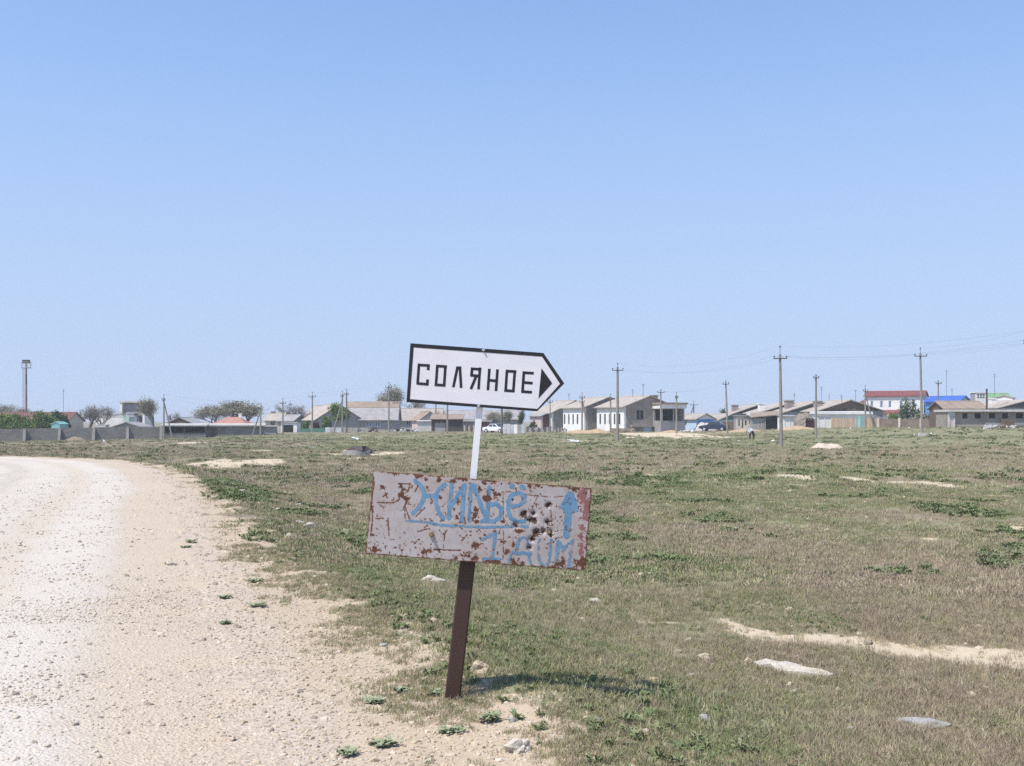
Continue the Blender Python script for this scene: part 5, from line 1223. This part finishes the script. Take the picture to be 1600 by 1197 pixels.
pole('p1466', 'thin pole with flat crossarm between the white two storey house and the blue roof', 1466, 147, 594, arm=.8, pin=.1, m=POLEC, r0=.12, r1=.09)
pole('p1613', 'tall pole whose crossarm end reaches in beside the low block building', 1614, 72, 514, arm=1.35, pin=.6, r0=.17, r1=.10)
WIREM = mat('weathered_wire', (0.22, 0.22, 0.23), (0.18, 0.18, 0.19), 2, 0.6, 0)
def wire(a, b, sag, label, r=.007):
    n = 14; pts = [a + (b - a) * (i/n) - Vector((0, 0, sag * 4 * (i/n) * (1 - i/n))) for i in range(n + 1)]
    o = MB().tube(pts, r * .48, 4, cap=False).build('power_wire', WIREM, None); return tag(o, label, 'wire', 'overhead wires')
def span(k0, k1, idx, sag, text, r=.007):
    for i in idx: wire(TOPS[k0][min(i, len(TOPS[k0])-1)], TOPS[k1][min(i, len(TOPS[k1])-1)], sag, text if len(idx) == 1 else ('top pin ', 'near arm ', 'far arm ')[i] + text, r)
span('p965', 'p1220', (0, 1, 2), .9, 'overhead wire between the row house field pole and the nearest tall pole', .009)
span('p1220', 'p1613', (0, 1, 2), .5, 'overhead wire from the nearest tall pole towards the low block building', .009)
span('p1220', 'p1440', (1,), .4, 'single overhead wire from the nearest tall pole to the footed pole', .008)
span('p1440', 'p1613', (0, 2), .3, 'overhead wire from the footed pole towards the low block building', .008)
span('p256', 'p407', (0, 1), .25, 'overhead wire between the two strutted poles over the low barn', .01)
span('p407', 'p442', (0,), .2, 'short overhead wire from the barn pole to the beige house pole', .01)
span('p442', 'p488', (0, 1), .25, 'overhead wire between the beige house pole and the gabled house pole', .01)
span('p488', 'p541', (0, 1), .25, 'overhead wire between the gabled house pole and the slim brown pole', .01)
span('p541', 'p607', (0,), .3, 'overhead wire from the slim brown pole to the big roof pole', .01)
span('p909', 'p954', (0, 1), .2, 'overhead wire across the front of the row houses', .009)
span('p1032', 'p1136', (1, 2), .5, 'overhead wire from the loggia pole to the leaning pole', .008)
span('p1352', 'p1466', (1,), .4, 'overhead wire from the gate pole past the white two storey house', .008)

# ---------------------------------------------------------------- floodlight mast and roof aerials
def mast():
    d = 216; X = wx(41, d); z = gz(X, d); top = wz(562, d) - z
    t = empty('floodlight_mast', (X, d, z), 0, 'tall rusty mast with side ladder, platform cage and floodlights', 'mast')
    n = 7
    for k in range(n):
        MB().tube([(0, 0, top*.93*k/n - .2*(k == 0)), (0, 0, top*.93*(k+1)/n)], [.24 - .012*k, .235 - .012*k], 8).build('shaft_section', [ROSEW, IRON][k % 2] if k > 4 else ROSEW, t)
    ld = MB()
    for s in (-.2, .12): ld.tube([(-.42 + s*.8, -.2, .2), (-.42 + s*.8, -.2, top*.9)], .03, 4)
    for k in range(36): ld.tube([(-.58, -.2, .5 + k*top*.9/37), (-.32, -.2, .5 + k*top*.9/37)], .022, 4)
    ld.build('ladder', IRON, t)
    cg = MB(); zc = top*.89
    for zz_ in (zc, zc + .55, zc + 1.1):
        P = [(.95*math.cos(a*math.pi/6), .95*math.sin(a*math.pi/6), zz_) for a in range(13)]; cg.tube(P, .035, 4)
    for a in range(0, 12, 2): cg.tube([(.95*math.cos(a*math.pi/6), .95*math.sin(a*math.pi/6), zc), (.95*math.cos(a*math.pi/6), .95*math.sin(a*math.pi/6), zc + 1.1)], .03, 4)
    cg.build('cage', ZINC, t); MB().box(-.8, .8, -.6, .6, zc - .08, zc).build('platform', IRON, t)
    MB().tube([(0, 0, top*.92), (0, 0, top - .5)], .1, 6).build('head_post', IRON, t)
    for s in (-1, 1): MB().box(s*.35 - .32, s*.35 + .32, -.35, .3, top - .75, top - .05).build('floodlight', IRON, t)
mast()
def aerial(label, px, d, base, top, bars=2, w=.5):
    X = wx(px, d); z0, z1 = wz(base, d), wz(top, d); t = empty('roof_aerial', (X, d, z0), random.uniform(-.4, .4), label, 'aerial', 'thin aerials over the roofs'); h = z1 - z0
    MB().tube([(0, 0, 0), (0, 0, h)], .03, 5).build('mast', IRON, t)
    for k in range(bars): MB().tube([(-w/2*(1-.2*k), 0, h - .15 - .3*k), (w/2*(1-.2*k), 0, h - .15 - .3*k)], .02, 4).build('rod', IRON, t)
aerial('thin tall aerial standing over the end of the dark red roof', 99, 190, 652, 608)
aerial('aerial with two rods on the ridge of the big windowed row house', 1005, 160, 620, 599.5)
aerial('short aerial on the far end of the big windowed row house ridge', 988.5, 161.5, 620, 608)
aerial('aerial above the first white fronted row house', 889, 186, 628, 614)
aerial('aerial over the whitewashed chimney house', 1241, 172, 632, 614)
aerial('tall aerial over the brick chimney above the straw shelter', 1283.5, 168, 632, 604)
aerial('dark stove pipe aerial on the chimney above the white garage', 1295.5, 161, 626, 616, 0)
aerial('aerial right of the chimney over the white garage', 1315, 162, 632, 617)
aerial('tall thin aerial behind the rounded green bush', 1337, 165, 632, 609, 1)
aerial('very tall thin aerial behind the bright blue roof', 1479, 185, 622, 578.5, 1)
aerial('short aerial on the bright blue roof', 1487.5, 181, 620, 607, 2)
aerial('tall aerial above the light green roof', 1554, 168, 618, 584, 2)
MB_pipe = tag(MB().tube([(0, 0, 0), (0, 0, wz(607.5, 138) - wz(642, 138))], .11, 10).build('stove_pipe', IRON), 'thick dark pipe standing up at the end of the brown slate roof', 'pipe'); MB_pipe.location = (wx(1541, 138), 138 - .15, wz(642, 138))

# ---------------------------------------------------------------- cars
def car(label, px, d, rz, paint, name='parked_car', sc=1.0):
    X = wx(px, d); z = gz(X, d); t = empty(name, (X, d, z), math.radians(rz), label, 'car', 'parked cars'); t.scale = (sc, sc, sc)
    lower = [(-2.05, .38), (-2.08, .62), (-2.0, .84), (-1.2, .92), (-.9, .94), (.75, .93), (1.0, .9), (1.85, .78), (2.05, .62), (2.08, .4), (1.75, .28), (-1.8, .28)]
    cabin = [(-1.25, .9), (-.72, 1.36), (.28, 1.38), (.92, .9)]
    def slab(prof, w0, w1, z_lo, z_hi):
        V, F = [], []; n = len(prof)
        for s in (-1, 1):
            for x, zz_ in prof:
                k = (zz_ - z_lo) / (z_hi - z_lo); w = w0 + (w1 - w0) * max(0, min(1, k)); V.append((x, s*w, zz_))
        F = [tuple(range(n)), tuple(range(2*n - 1, n - 1, -1))] + [(i, n + i, n + (i+1) % n, (i+1) % n) for i in range(n)]
        m = MB(); m.v, m.f = V, F; return m
    b = slab(lower, .82, .76, .28, .94).build('body', paint, t); bv_ = b.modifiers.new('round', 'BEVEL'); bv_.width = .06; bv_.segments = 3
    c = slab(cabin, .74, .56, .9, 1.38).build('cabin', paint, t); bv_ = c.modifiers.new('round', 'BEVEL'); bv_.width = .05; bv_.segments = 2
    for s in (-1, 1):
        for prof in ([(-1.05, .95), (-.68, 1.29), (-.2, 1.31), (-.2, .95)], [(-.12, .95), (-.12, 1.31), (.24, 1.31), (.76, .95)]):
            V = [(x, s*(.745 - (zz_ - .9)/.48*.18 + .012), zz_) for x, zz_ in prof]; V += [(x, s*(abs(y) - .03), zz_) for x, y, zz_ in V]
            m = MB(); m.v = V; m.f = [(0,1,2,3), (7,6,5,4), (0,4,5,1), (1,5,6,2), (2,6,7,3), (3,7,4,0)]; m.build('side_window', GLASS, t)
        for xx in (-1.28, 1.3):
            w = MB().tube([(xx, s*.70, .3), (xx, s*.88, .3)], .31, 18).build('wheel', mat('tyre_rubber', (0.025, 0.025, 0.025), (0.03, 0.03, 0.03), 6), t)
            MB().tube([(xx, s*.885, .3), (xx, s*.893, .3)], .18, 14).build('rim', ZINC, w)
        MB().box(2.03, 2.1, s*.58 - .14, s*.58 + .14, .56, .7).build('headlight', GLASSB, t); MB().box(-2.1, -2.03, s*.62 - .1, s*.62 + .1, .6, .76).build('tail_light', DARKRED, t)
    for prof, nm in (([(.34, 1.34), (.88, .95)], 'windscreen'), ([(-.78, 1.32), (-1.2, .95)], 'rear_window')):
        (x0, z0), (x1, z1) = prof; sg = 1 if x1 > x0 else -1; o = .035*sg
        m = MB().add([(x0+o, -.52, z0+.02), (x0+o, .52, z0+.02), (x1+o, .66, z1+.02), (x1+o, -.66, z1+.02), (x0, -.52, z0-.02), (x0, .52, z0-.02), (x1, .66, z1-.02), (x1, -.66, z1-.02)], [(0,1,2,3), (7,6,5,4), (0,4,5,1), (1,5,6,2), (2,6,7,3), (3,7,4,0)]); m.build(nm, GLASS, t)
    for s, nm in ((1, 'front_bumper'), (-1, 'rear_bumper')): MB().box(s*2.1 - .07, s*2.1 + .07, -.78, .78, .36, .5).build(nm, IRON, t)
car('dark blue saloon car parked beside the white rubble heap', 1116, 158, 158, mat('dark_blue_car_paint', (0.016, 0.020, 0.045), (0.022, 0.026, 0.055), 2, 0.3, 0, spec=.5))
car('white saloon car parked behind the pale sheet fence', 775, 160, -35, mat('white_car_paint', (0.75, 0.75, 0.76), (0.70, 0.70, 0.71), 2, 0.35, 0, spec=.5), sc=.95)

# ---------------------------------------------------------------- person bending over in the field
def skin_mesh(name, joints, edges, m, parent, sub=2):
    me = bpy.data.meshes.new(name); me.from_pydata([j[:3] for j in joints], edges, []); me.update(); me.materials.append(m)
    o = bpy.data.objects.new(name, me); COL.objects.link(o); o.parent = parent
    o.modifiers.new('skin', 'SKIN')
    if not me.skin_vertices: pass
    for i, j in enumerate(joints):
        sv = me.skin_vertices[0].data[i]; sv.radius = (j[3], j[4] if len(j) > 4 else j[3])
    me.skin_vertices[0].data[0].use_root = True
    s = o.modifiers.new('smooth', 'SUBSURF'); s.levels = sub; s.render_levels = sub
    me.polygons.foreach_set('use_smooth', [True]*len(me.polygons)) if len(me.polygons) else None
    return o
def person():
    d = 112; X = wx(1175, d); z = gz(X, d)
    t = empty('person', (X, d, z), math.radians(18), 'person in pale shirt and dark trousers bending down in the field', 'person')
    SK = mat('skin', (0.42, 0.25, 0.18), (0.36, 0.21, 0.15), 5, 0.6, 0); SH = mat('pale_grey_shirt', (0.56, 0.56, 0.60), (0.48, 0.48, 0.53), 3, 0.9); TR = mat('dark_navy_trousers', (0.025, 0.028, 0.045), (0.03, 0.033, 0.05), 3, 0.9)
    # pelvis high, trunk folded forward and to the left (away from the viewer), legs apart, arms reaching down
    J = [(0, 0, .80, .14, .13), (-.08, .14, 1.0, .14), (-.16, .30, 1.14, .17, .13), (-.20, .43, 1.18, .06), (-.22, .53, 1.17, .095, .085), (-.24, .61, 1.12, .07),
         (.14, .02, .76, .11), (.22, .06, .44, .08), (.22, -.02, .09, .05), (.23, .12, .04, .045),
         (-.14, .02, .76, .11), (-.22, .08, .44, .08), (-.22, .0, .09, .05), (-.22, .14, .04, .045),
         (.06, .34, 1.08, .07), (.14, .42, .80, .055), (.12, .50, .56, .04), (.11, .52, .47, .032),
         (-.38, .34, 1.06, .07), (-.42, .44, .78, .055), (-.36, .54, .54, .04), (-.35, .56, .45, .032)]
    E = [(0,1),(1,2),(2,3),(3,4),(4,5),(0,6),(6,7),(7,8),(8,9),(0,10),(10,11),(11,12),(12,13),(2,14),(14,15),(15,16),(16,17),(2,18),(18,19),(19,20),(20,21)]
    skin_mesh('body', J, E, SK, t)
    g = lambda i, k=1.14, a=.012: tuple(J[i][:3]) + tuple(x*k + a for x in J[i][3:])
    skin_mesh('trousers', [g(0), g(6), g(7), g(8), g(10), g(11), g(12), tuple(Vector(J[0][:3]).lerp(Vector(J[1][:3]), .3)) + (.14, .135)], [(0,1),(1,2),(2,3),(0,4),(4,5),(5,6),(0,7)], TR, t)
    skin_mesh('shirt', [g(1, 1.2), g(2, 1.16), tuple(Vector(J[0][:3]).lerp(Vector(J[1][:3]), .45)) + (.17, .165), g(14), tuple(Vector(J[14][:3]).lerp(Vector(J[15][:3]), .6)) + (.075, .075), g(18), tuple(Vector(J[18][:3]).lerp(Vector(J[19][:3]), .6)) + (.075, .075)], [(0,1),(0,2),(1,3),(3,4),(1,5),(5,6)], SH, t)
    skin_mesh('hair', [(-.215, .51, 1.215, .088, .08), (-.235, .56, 1.2, .08, .07)], [(0, 1)], mat('dark_hair', (0.03, 0.022, 0.018), (0.04, 0.03, 0.022), 8), t, 2)
    for i, s in ((8, 1), (12, -1)): skin_mesh('shoe', [J[i][:2] + (.05, .05), (J[i][0], J[i][1] + .17, .035, .042)], [(0, 1)], IRON, t, 1)
person()

# ---------------------------------------------------------------- single rocks, slabs and litter
ROCKM = [mat('pale_limestone_rock', (0.60, 0.54, 0.45), (0.47, 0.41, 0.33), 9, 0.95, 0.6, 0.02), mat('grey_limestone_rock', (0.46, 0.44, 0.42), (0.35, 0.33, 0.31), 9, 0.95, 0.6, 0.02), mat('ochre_limestone_rock', (0.55, 0.45, 0.31), (0.43, 0.35, 0.25), 9, 0.95, 0.6, 0.02)]
def rock(label, px, py, wpx, hpx, k=0, seed=1, name='rock', group=None, flat=1.0, dep=.8, zg=None, sub=3):
    d = (EYE + .3) * FPX / (py - HOR)
    for _ in range(12):                                        # settle on the ground along the sight line
        zg = gz(wx(px, d), d); d = (EYE - zg) * FPX / (py - HOR)
    X = wx(px, d); sx, sz = mlen(wpx/2, d), mlen(hpx, d) * .62
    V, F = stone_verts(seed, sub, 1.0, .42)
    m = MB(); m.v = [(x*sx, y*sx*dep, z*sz*flat) for x, y, z in V]; m.f = F
    o = m.build(name, ROCKM[k], None); o.location = (X, d, zg + sz*.42); o.rotation_euler = (0, 0, 0)
    return tag(o, label, 'rock' if name != 'stone_slab' else 'stone slab', group)
rock('knobbly ochre limestone rock in the weeds just behind the post foot', 752, 1050, 22, 20, 2, 3)
rock('pale rock on the gravel edge in front of the green weeds', 813, 1174, 30, 20, 0, 4)
rock('squarish white stone lying alone on the road shoulder', 267, 884, 16, 9, 0, 5)
rock('flat pale stone half sunk behind the brown post', 672, 909, 28, 9, 0, 6)
rock('small bright white stone in the grass right of the rusty board', 930, 941, 17, 7, 0, 7)
rock('rounded pinkish stone in the grass before the pale track', 1099, 1032, 17, 11, 2, 8)
rock('rough grey stone with a dark shaded side in the near grass', 1101, 1128, 18, 15, 1, 9)
rock('short tilted pale stone between the rounded and the rough stone', 1077, 1060, 18, 8, 0, 10)
rock('tiny pale pink stone in the near grass', 1018, 1064, 12, 7, 2, 11)
rock('oblong tan stone in the near grass', 1045, 1170, 20, 8, 2, 12)
rock('squarish ochre stone at the tip of the long white slab', 1170, 1037, 13, 9, 2, 13)
rock('small rounded ochre stone below the long white slab', 1308, 1082, 11, 8, 2, 14)
rock('small broken white stone left of the flat grey rock', 1329, 1146, 15, 11, 1, 15)
rock('wide flat grey rock with a hollow top in the near grass', 1451, 1136, 60, 16, 1, 16, dep=.9, flat=.8)
rock('white stone with a broken shoulder beyond the verge', 483, 826, 15, 9, 0, 17)
rock('flat white stone beside the broken shouldered stone', 467, 818, 13, 5, 0, 18)
rock('small pale stone among weeds left of the flat white stone', 452, 842, 10, 7, 0, 19)
for i, (x, y, w, h, lb) in enumerate([(379, 768, 8, 4, 'small white stone in the grey grass beyond the green verge weeds'), (468, 790, 8, 4, 'pale lump in dry grass up field from the broken shouldered stone'), (516, 790, 6, 4, 'tiny pale lump in dry grass left of the rusty board'),
        (436, 797, 10, 4, 'flat tan lump just off the green verge strip'), (1150, 827, 9, 4, 'small yellowish stone alone in the middle of the field'), (1292, 830, 8, 5, 'small reddish stone in the field below the green weed clumps'), (1570, 884, 11, 7, 'pinkish stone beside a yellow green grass patch'),
        (1002, 934, 9, 5, 'grey lump up field from the rounded pinkish stone'), (905, 906, 9, 5, 'grey lump right under the rusty board corner'), (1060, 1020, 10, 5, 'small grey stone beside the rounded pinkish stone'), (933, 1126, 10, 7, 'pale lump between low weeds in the near grass'),
        (1008, 1132, 12, 6, 'broken white lump left of the rough grey stone'), (1235, 768, 7, 3, 'small white lump on the far sandy patch'), (1300, 757, 6, 3, 'tiny lump beside the far sandy patches'), (1420, 1045, 16, 4, 'low grey flake of stone just below the pale track'),
        (1120, 1102, 10, 5, 'small tan lump above the rough grey stone'), (600, 1010, 10, 5, 'pale lump on the spoil ridge left of the brown post'), (380, 1130, 12, 6, 'pale lump on the smooth shoulder near the road edge'), (225, 1077, 15, 6, 'pale flat stone lying on the gravel roadway'), (800, 1128, 12, 9, 'upright pale lump beside the bushy green weed')]):
    rock(lb, x, y, w, h, i % 3, 40 + i, group='small loose limestone lumps', sub=2)
def slab(label, pts, k, name='stone_slab', h=.05):
    P = []
    for px, py in pts:
        d = (EYE + .35) * FPX / (py - HOR)
        for _ in range(10): d = (EYE - gz(wx(px, d), d)) * FPX / (py - HOR)
        P.append((wx(px, d), d, gz(wx(px, d), d)))
    c = [sum(p[i] for p in P) / len(P) for i in range(3)]; n = len(P); r = random.Random(8)
    V = [(p[0]-c[0], p[1]-c[1], p[2]-c[2]-.08) for p in P] + [((p[0]-c[0])*.97, (p[1]-c[1])*.95, p[2]-c[2] + h*r.uniform(.6, 1.2)) for p in P] + [(0, 0, h*1.2)]
    F = [(i, (i+1) % n, n + (i+1) % n, n + i) for i in range(n)] + [(n + i, n + (i+1) % n, 2*n) for i in range(n)]
    m = MB(); m.v, m.f = V, F; o = m.build(name, ROCKM[k]); o.location = c; return tag(o, label, 'stone slab')
slab('long white limestone slab lying flush in the near grass', [(1176, 1040), (1195, 1036), (1212, 1041), (1228, 1040), (1250, 1047), (1262, 1053), (1285, 1057), (1307, 1061), (1296, 1062), (1250, 1059), (1215, 1054), (1203, 1047), (1185, 1045)][::-1], 0)
def litter(label, px, py, w, h, seed):
    d = (EYE + .3) * FPX / (py - HOR)
    for _ in range(12): d = max(20, min(150, (EYE - gz(wx(px, d), d)) * FPX / (py - HOR)))
    X = wx(px, d); z = gz(X, d); sx, sz = mlen(w/2, d), mlen(h, d)
    V, F = stone_verts(seed, 2, 1.0, .8); m = MB(); m.v = [(x*sx, y*sx*.8, zz_*sz*.5) for x, y, zz_ in V]; m.f = F
    o = m.build('plastic_bag', mat('white_plastic', (0.80, 0.80, 0.82), (0.72, 0.72, 0.75), 6, 0.5), None); o.location = (X, d, z + sz*.3); tag(o, label, 'litter', 'white plastic litter')
litter('crumpled white plastic bag near the slim brown pole', 557, 684, 10, 5, 3)
litter('white plastic sheet lying in grass before the middle row house', 896, 690, 14, 3, 4)
for i, (x, y, w, h, lb) in enumerate([(1154, 691, 4, 3, 'white plastic scrap in the grass left of the bending person'), (1208, 690, 3, 3, 'white plastic scrap beside the nearest tall concrete pole'), (163, 690, 4, 3, 'white plastic scrap in front of the buttressed stone wall'), (1329, 683, 3, 2.4, 'white plastic scrap in the grass beyond the pale sand heap'),
        (1378, 677, 4, 2.4, 'white plastic scrap before the brown stone yard wall'), (1397, 677, 3, 2, 'smaller white plastic scrap before the brown stone yard wall'), (1422, 684, 3, 2, 'white plastic scrap left of the footed concrete pole'), (491, 700, 4, 2, 'white plastic scrap left of the broken well ring'), (434, 735, 4, 2, 'white plastic scrap beyond the bare sandy patch by the road bend'), (1550, 682, 4, 2, 'white plastic scrap in the grass before the low block building')]):
    litter(lb, x, y, w, h, 10 + i)
# a few single weed plants on the shoulder, close enough to be told apart
M_WEED2 = mat_blade('shoulder_weed_leaf', (0.27, 0.30, 0.18), (0.27, 0.30, 0.18), (0.30, 0.33, 0.20))
def weed(label, px, py, wpx, hpx, seed, m=M_WEED2):
    d = (EYE + .05) * FPX / (py - HOR)
    for _ in range(12): zg = gz(wx(px, d), d); d = (EYE - zg) * FPX / (py - HOR)
    X = wx(px, d); r = random.Random(seed); R = mlen(wpx*.62, d); Hh = mlen(hpx*.55, d)
    t = empty('weed_plant', (X, d, zg), r.uniform(0, 6.28), label, 'plant', 'single weeds on the road shoulder')
    lf, st = MB(), MB()
    for k in range(34):
        a = r.uniform(0, 6.28); q = r.uniform(.1, 1.0); zt = Hh * r.uniform(.35, 1.0); tip = Vector((R*q*math.cos(a), R*q*math.sin(a), zt))
        st.tube([(r.uniform(-.1, .1)*R, r.uniform(-.1, .1)*R, -.03), tip*.6 + Vector((0, 0, .1*Hh)), tip], [.003, .0025, .0015], 4, cap=False)
        for j in range(9):
            p = tip * r.uniform(.35, 1.0); b = r.uniform(0, 6.28); L = r.uniform(.015, .034); u = Vector((math.cos(b), math.sin(b), r.uniform(-.1, .6))) * L; v = Vector((-math.sin(b), math.cos(b), 0)) * L*.38
            lf.add([p, p + u*.5 + v, p + u, p + u*.5 - v], [(0, 1, 2, 3)])
    lf.build('leaves', m, t); st.build('stem', M_OLIVE, t)
for i, (lb, x, y, w, h) in enumerate([('low round green weed alone on the pale road shoulder', 402, 948, 30, 12), ('small dark green weed left of the round shoulder weed', 352, 935, 22, 10), ('green weed at the shoulder above the round weed', 397, 910, 30, 10), ('small weed below the white road stone', 352, 975, 18, 8),
        ('bushy green weed in gravel right of the post foot', 765, 1128, 36, 24), ('sprawling green weed on gravel below the post foot', 705, 1145, 40, 12), ('low weed touching the post foot on its left', 680, 1086, 26, 14), ('green weed in gravel left of the post', 585, 1098, 28, 12), ('thin weed among gravel midway to the post', 628, 1082, 28, 14),
        ('dark bushy weed in the near grass before the long white slab', 1190, 1142, 40, 18), ('low weed on the bottom shoulder gravel', 545, 1180, 40, 14), ('low weed right of the bottom shoulder weed', 600, 1165, 44, 14), ('upright weed on the far shoulder', 300, 848, 22, 10), ('small weed tuft by the far shoulder', 290, 856, 16, 6)]):
    weed(lb, x, y, w, h, 60 + i)
grass_zone(105000, 3.4, 14, tufts, .7, 1.35, -.6)
grass_zone(110000, 14, 36, far_t, .55, 1.0, -.7)
grass_zone(70000, 36, 95, far_t, .9, 1.8, -.8)
grass_zone(22000, 95, 165, far_t, 1.4, 2.6, -.3)

def shoulder_grass(n_, r0, r1, protos, s0, s1):
    x, y = polar(n_, r0, r1, power=-.6); P, e = place(x, y)
    e = e - verge_w(y) * .8; p = sstep(.0, 1.1, e) * sstep(2.4, 1.4, e) * sstep(.40, .60, fbm(x*1.5, y*1.5, 131, 4)) * .8; ok = rng.random(n_) < p; P = P[ok]
    for k, pr in enumerate(protos):
        ii = np.arange(k, len(P), len(protos))
        gn_scatter('shoulder_grass', P[ii], rots(len(ii), .25), rng.uniform(s0, s1, len(ii)), pr, 'thin patches of low grass and weeds on the gravel shoulder', 'grass')
shoulder_grass(110000, 3.4, 16, [tufts['olive'][0], tufts['green'][0], tufts['dry'][1]], .45, 1.0)
shoulder_grass(40000, 16, 48, [far_t['olive'][0], far_t['green'][0]], .35, .75)
# taller dead stalks standing here and there above the turf
def stalks(n_, r0, r1, s0, s1):
    x, y = polar(n_, r0, r1, power=-.6); P, e = place(x, y)
    ok = rng.random(n_) < sstep(1.8, 3.0, e) * sstep(.42, .62, fbm(x*.8, y*.8, 171, 4)) * (1 - bare_mask(x, y)); P = P[ok]
    gn_scatter('dead_stalks', P, rots(len(P), .25), rng.uniform(s0, s1, len(P)), STALK, 'sparse taller dead grass stalks standing above the turf', 'grass')
STALK = tuft('dead_stalk', M_DRY, 7, .035, .06, .15, .0028, .7, 21)
stalks(9000, 4, 22, .6, 1.2)
# broad-leaved weeds: in a strip along the verge and in clumps over the field
def weeds(n_, r0, r1, thr, size0, size1, seed, protos, power=-.5, field=True):
    x, y = polar(n_, r0, r1, power=power); P, e = place(x, y)
    c = fbm(x*.9, y*.6, seed, 3) + .10 * (fbm(x*.12, y*.12, seed + 5, 2) - .5)
    p = sstep(thr, thr + .07, c) if field else np.exp(-((e - verge_w(y) - 1.6 + (fbm(x*.5, y*.5, 12) - .5) * 1.2) / .6)**2) * sstep(.34, .52, fbm(x*.8, y*.8, 13, 3))
    p = p * sstep(.6, 1.6, e) * (1 - .9 * np.clip(bare_mask(x, y) * 1.3, 0, 1)); ok = rng.random(n_) < p
    P = P[ok]; n2 = len(P)
    for k, pr in enumerate(protos):
        gn_scatter('ground_weeds', P[k::len(protos)], rots(len(P[k::len(protos)]), .12), rng.uniform(size0, size1, len(P[k::len(protos)])), pr, 'low broad leaved green weeds growing in loose clumps', 'weeds')
ros = [rosette('weed_rosette', M_WEED, 26, .075, 1.1, s) for s in (1, 2)]
weeds(34000, 4, 60, .56, .4, .95, 7, ros, -1.0, field=False)
weeds(14000, 6, 16, .67, .3, .65, 109, ros, -.4)
weeds(70000, 16, 45, .618, .6, 1.45, 101, ros, -.4)
weeds(60000, 40, 140, .63, 1.0, 2.6, 103, ros, -.2)

# loose gravel on road and verge, scattered stones in the field
def mat_stone(name, c, c2, c3):
    m, n, l, p = nodes_of(name); r = n.new('ShaderNodeObjectInfo').outputs['Random']
    col = mixc(n, l, r, c, c2); col = mixc(n, l, ramp(n, l, r, .8, .9), col, c3)
    tc = n.new('ShaderNodeTexCoord').outputs['Object']; g = noise(n, l, tc, 3, 3)
    col = mixc(n, l, ramp(n, l, g, .4, .7, 0, .35), col, (0.40, 0.33, 0.25))
    l.new(col, p.inputs['Base Color']); p.inputs['Roughness'].default_value = .92; p.inputs['Specular IOR Level'].default_value = .15
    return m
M_STONE = mat_stone('loose_limestone', (0.57, 0.49, 0.40), (0.47, 0.385, 0.295), (0.26, 0.225, 0.19))
M_STONE2 = mat_stone('loose_tan_limestone', (0.53, 0.435, 0.325), (0.43, 0.34, 0.24), (0.26, 0.215, 0.17))
pebs_w = [proto_obj('pebble', *stone_verts(s, 1), M_STONE) for s in (1, 2, 3)]; pebs_t = [proto_obj('pebble', *stone_verts(s, 1), M_STONE2) for s in (1, 2, 3)]
def pebbles(n_, r0, r1, power, med, sig, lo, hi, dens, label='loose pale gravel lying on the road and its verge', name='gravel'):
    x, y = polar(n_, r0, r1, power=power); e = edge_dist(x, y)
    ok = rng.random(n_) < dens(x, y, e); x, y, e = x[ok], y[ok], e[ok]
    z = np.where((e < 0) & (e > -ROAD_W), np.maximum(road_z(x, y, -e), ground(x, y, e)), ground(x, y, e))
    s = np.clip(med * np.exp(rng.normal(0, sig, len(x))), lo, hi)
    R_ = np.c_[rng.normal(0, .35, len(x)), rng.normal(0, .35, len(x)), rng.uniform(0, 6.28, len(x))]; P_ = np.c_[x, y, z + s*.12]
    tan = rng.random(len(x)) < sstep(-.9, .5, e) * .8; var = rng.integers(0, 3, len(x))
    for k in range(3):
        for pr, mk in ((pebs_w[k], ~tan & (var == k)), (pebs_t[k], tan & (var == k))):
            if mk.any(): gn_scatter(name, P_[mk], R_[mk], s[mk], pr, label, 'gravel')
def road_z(x, y, u):
    w = np.minimum(u, ROAD_W - u)
    return -.026 + .048 * sstep(0, 1.3, w) + .012 * np.sin(u * 2.4) * sstep(.6, 1.4, w) + (fbm(x*.8, y*.8, 71, 4) - .5) * .035 * sstep(0, .8, w)
def d_road(x, y, e):
    d = np.where(e < 0, .25 + .9 * sstep(.42, .62, fbm(x*1.1, y*1.1, 201, 3)), sstep(2.0, .9, e - verge_w(y) + (fbm(x*1.2, y*1.2, 55, 4) - .5) * 1.4))
    d = d + .5 * np.exp(-((e + 2.35) / .25)**2) + .7 * np.exp(-((e + 4.1) / .4)**2)
    return d.clip(0, 1) * (e > -ROAD_W)
pebbles(95000, 3.0, 12, -.8, .0058, .5, .0025, .024, d_road)
pebbles(52000, 12, 40, -1.2, .010, .45, .005, .035, d_road)
pebbles(60000, 5, 60, -.8, .011, .5, .004, .03, lambda x, y, e: bare_mask(x, y) * (e > 1.6), 'loose pale gravel on the bare sandy patches', 'patch_gravel')
pebbles(4200, 4, 40, -.5, .014, .6, .006, .06, lambda x, y, e: (e > 1.6) * .8, 'small pale stones strewn through the grass', 'field_stones')

build_cover()

# ---------------------------------------------------------------- the air
hb = MB().box(-9600, 9600, -9600, 9600, -2.4, 17).build('haze', None)
tag(hb, 'thin pale spring haze lying over the steppe', 'haze', kind='stuff')
hm = bpy.data.materials.new('pale_haze'); hm.use_nodes = True; hn, hl = hm.node_tree.nodes, hm.node_tree.links
for nd_ in [q for q in hn if q.type == 'BSDF_PRINCIPLED']: hn.remove(nd_)
pv = hn.new('ShaderNodeVolumePrincipled'); pv.inputs['Color'].default_value = (0.92, 0.95, 1.0, 1); pv.inputs['Density'].default_value = 0.00048
hl.new(pv.outputs[0], hn['Material Output'].inputs['Volume']); hb.data.materials.append(hm)
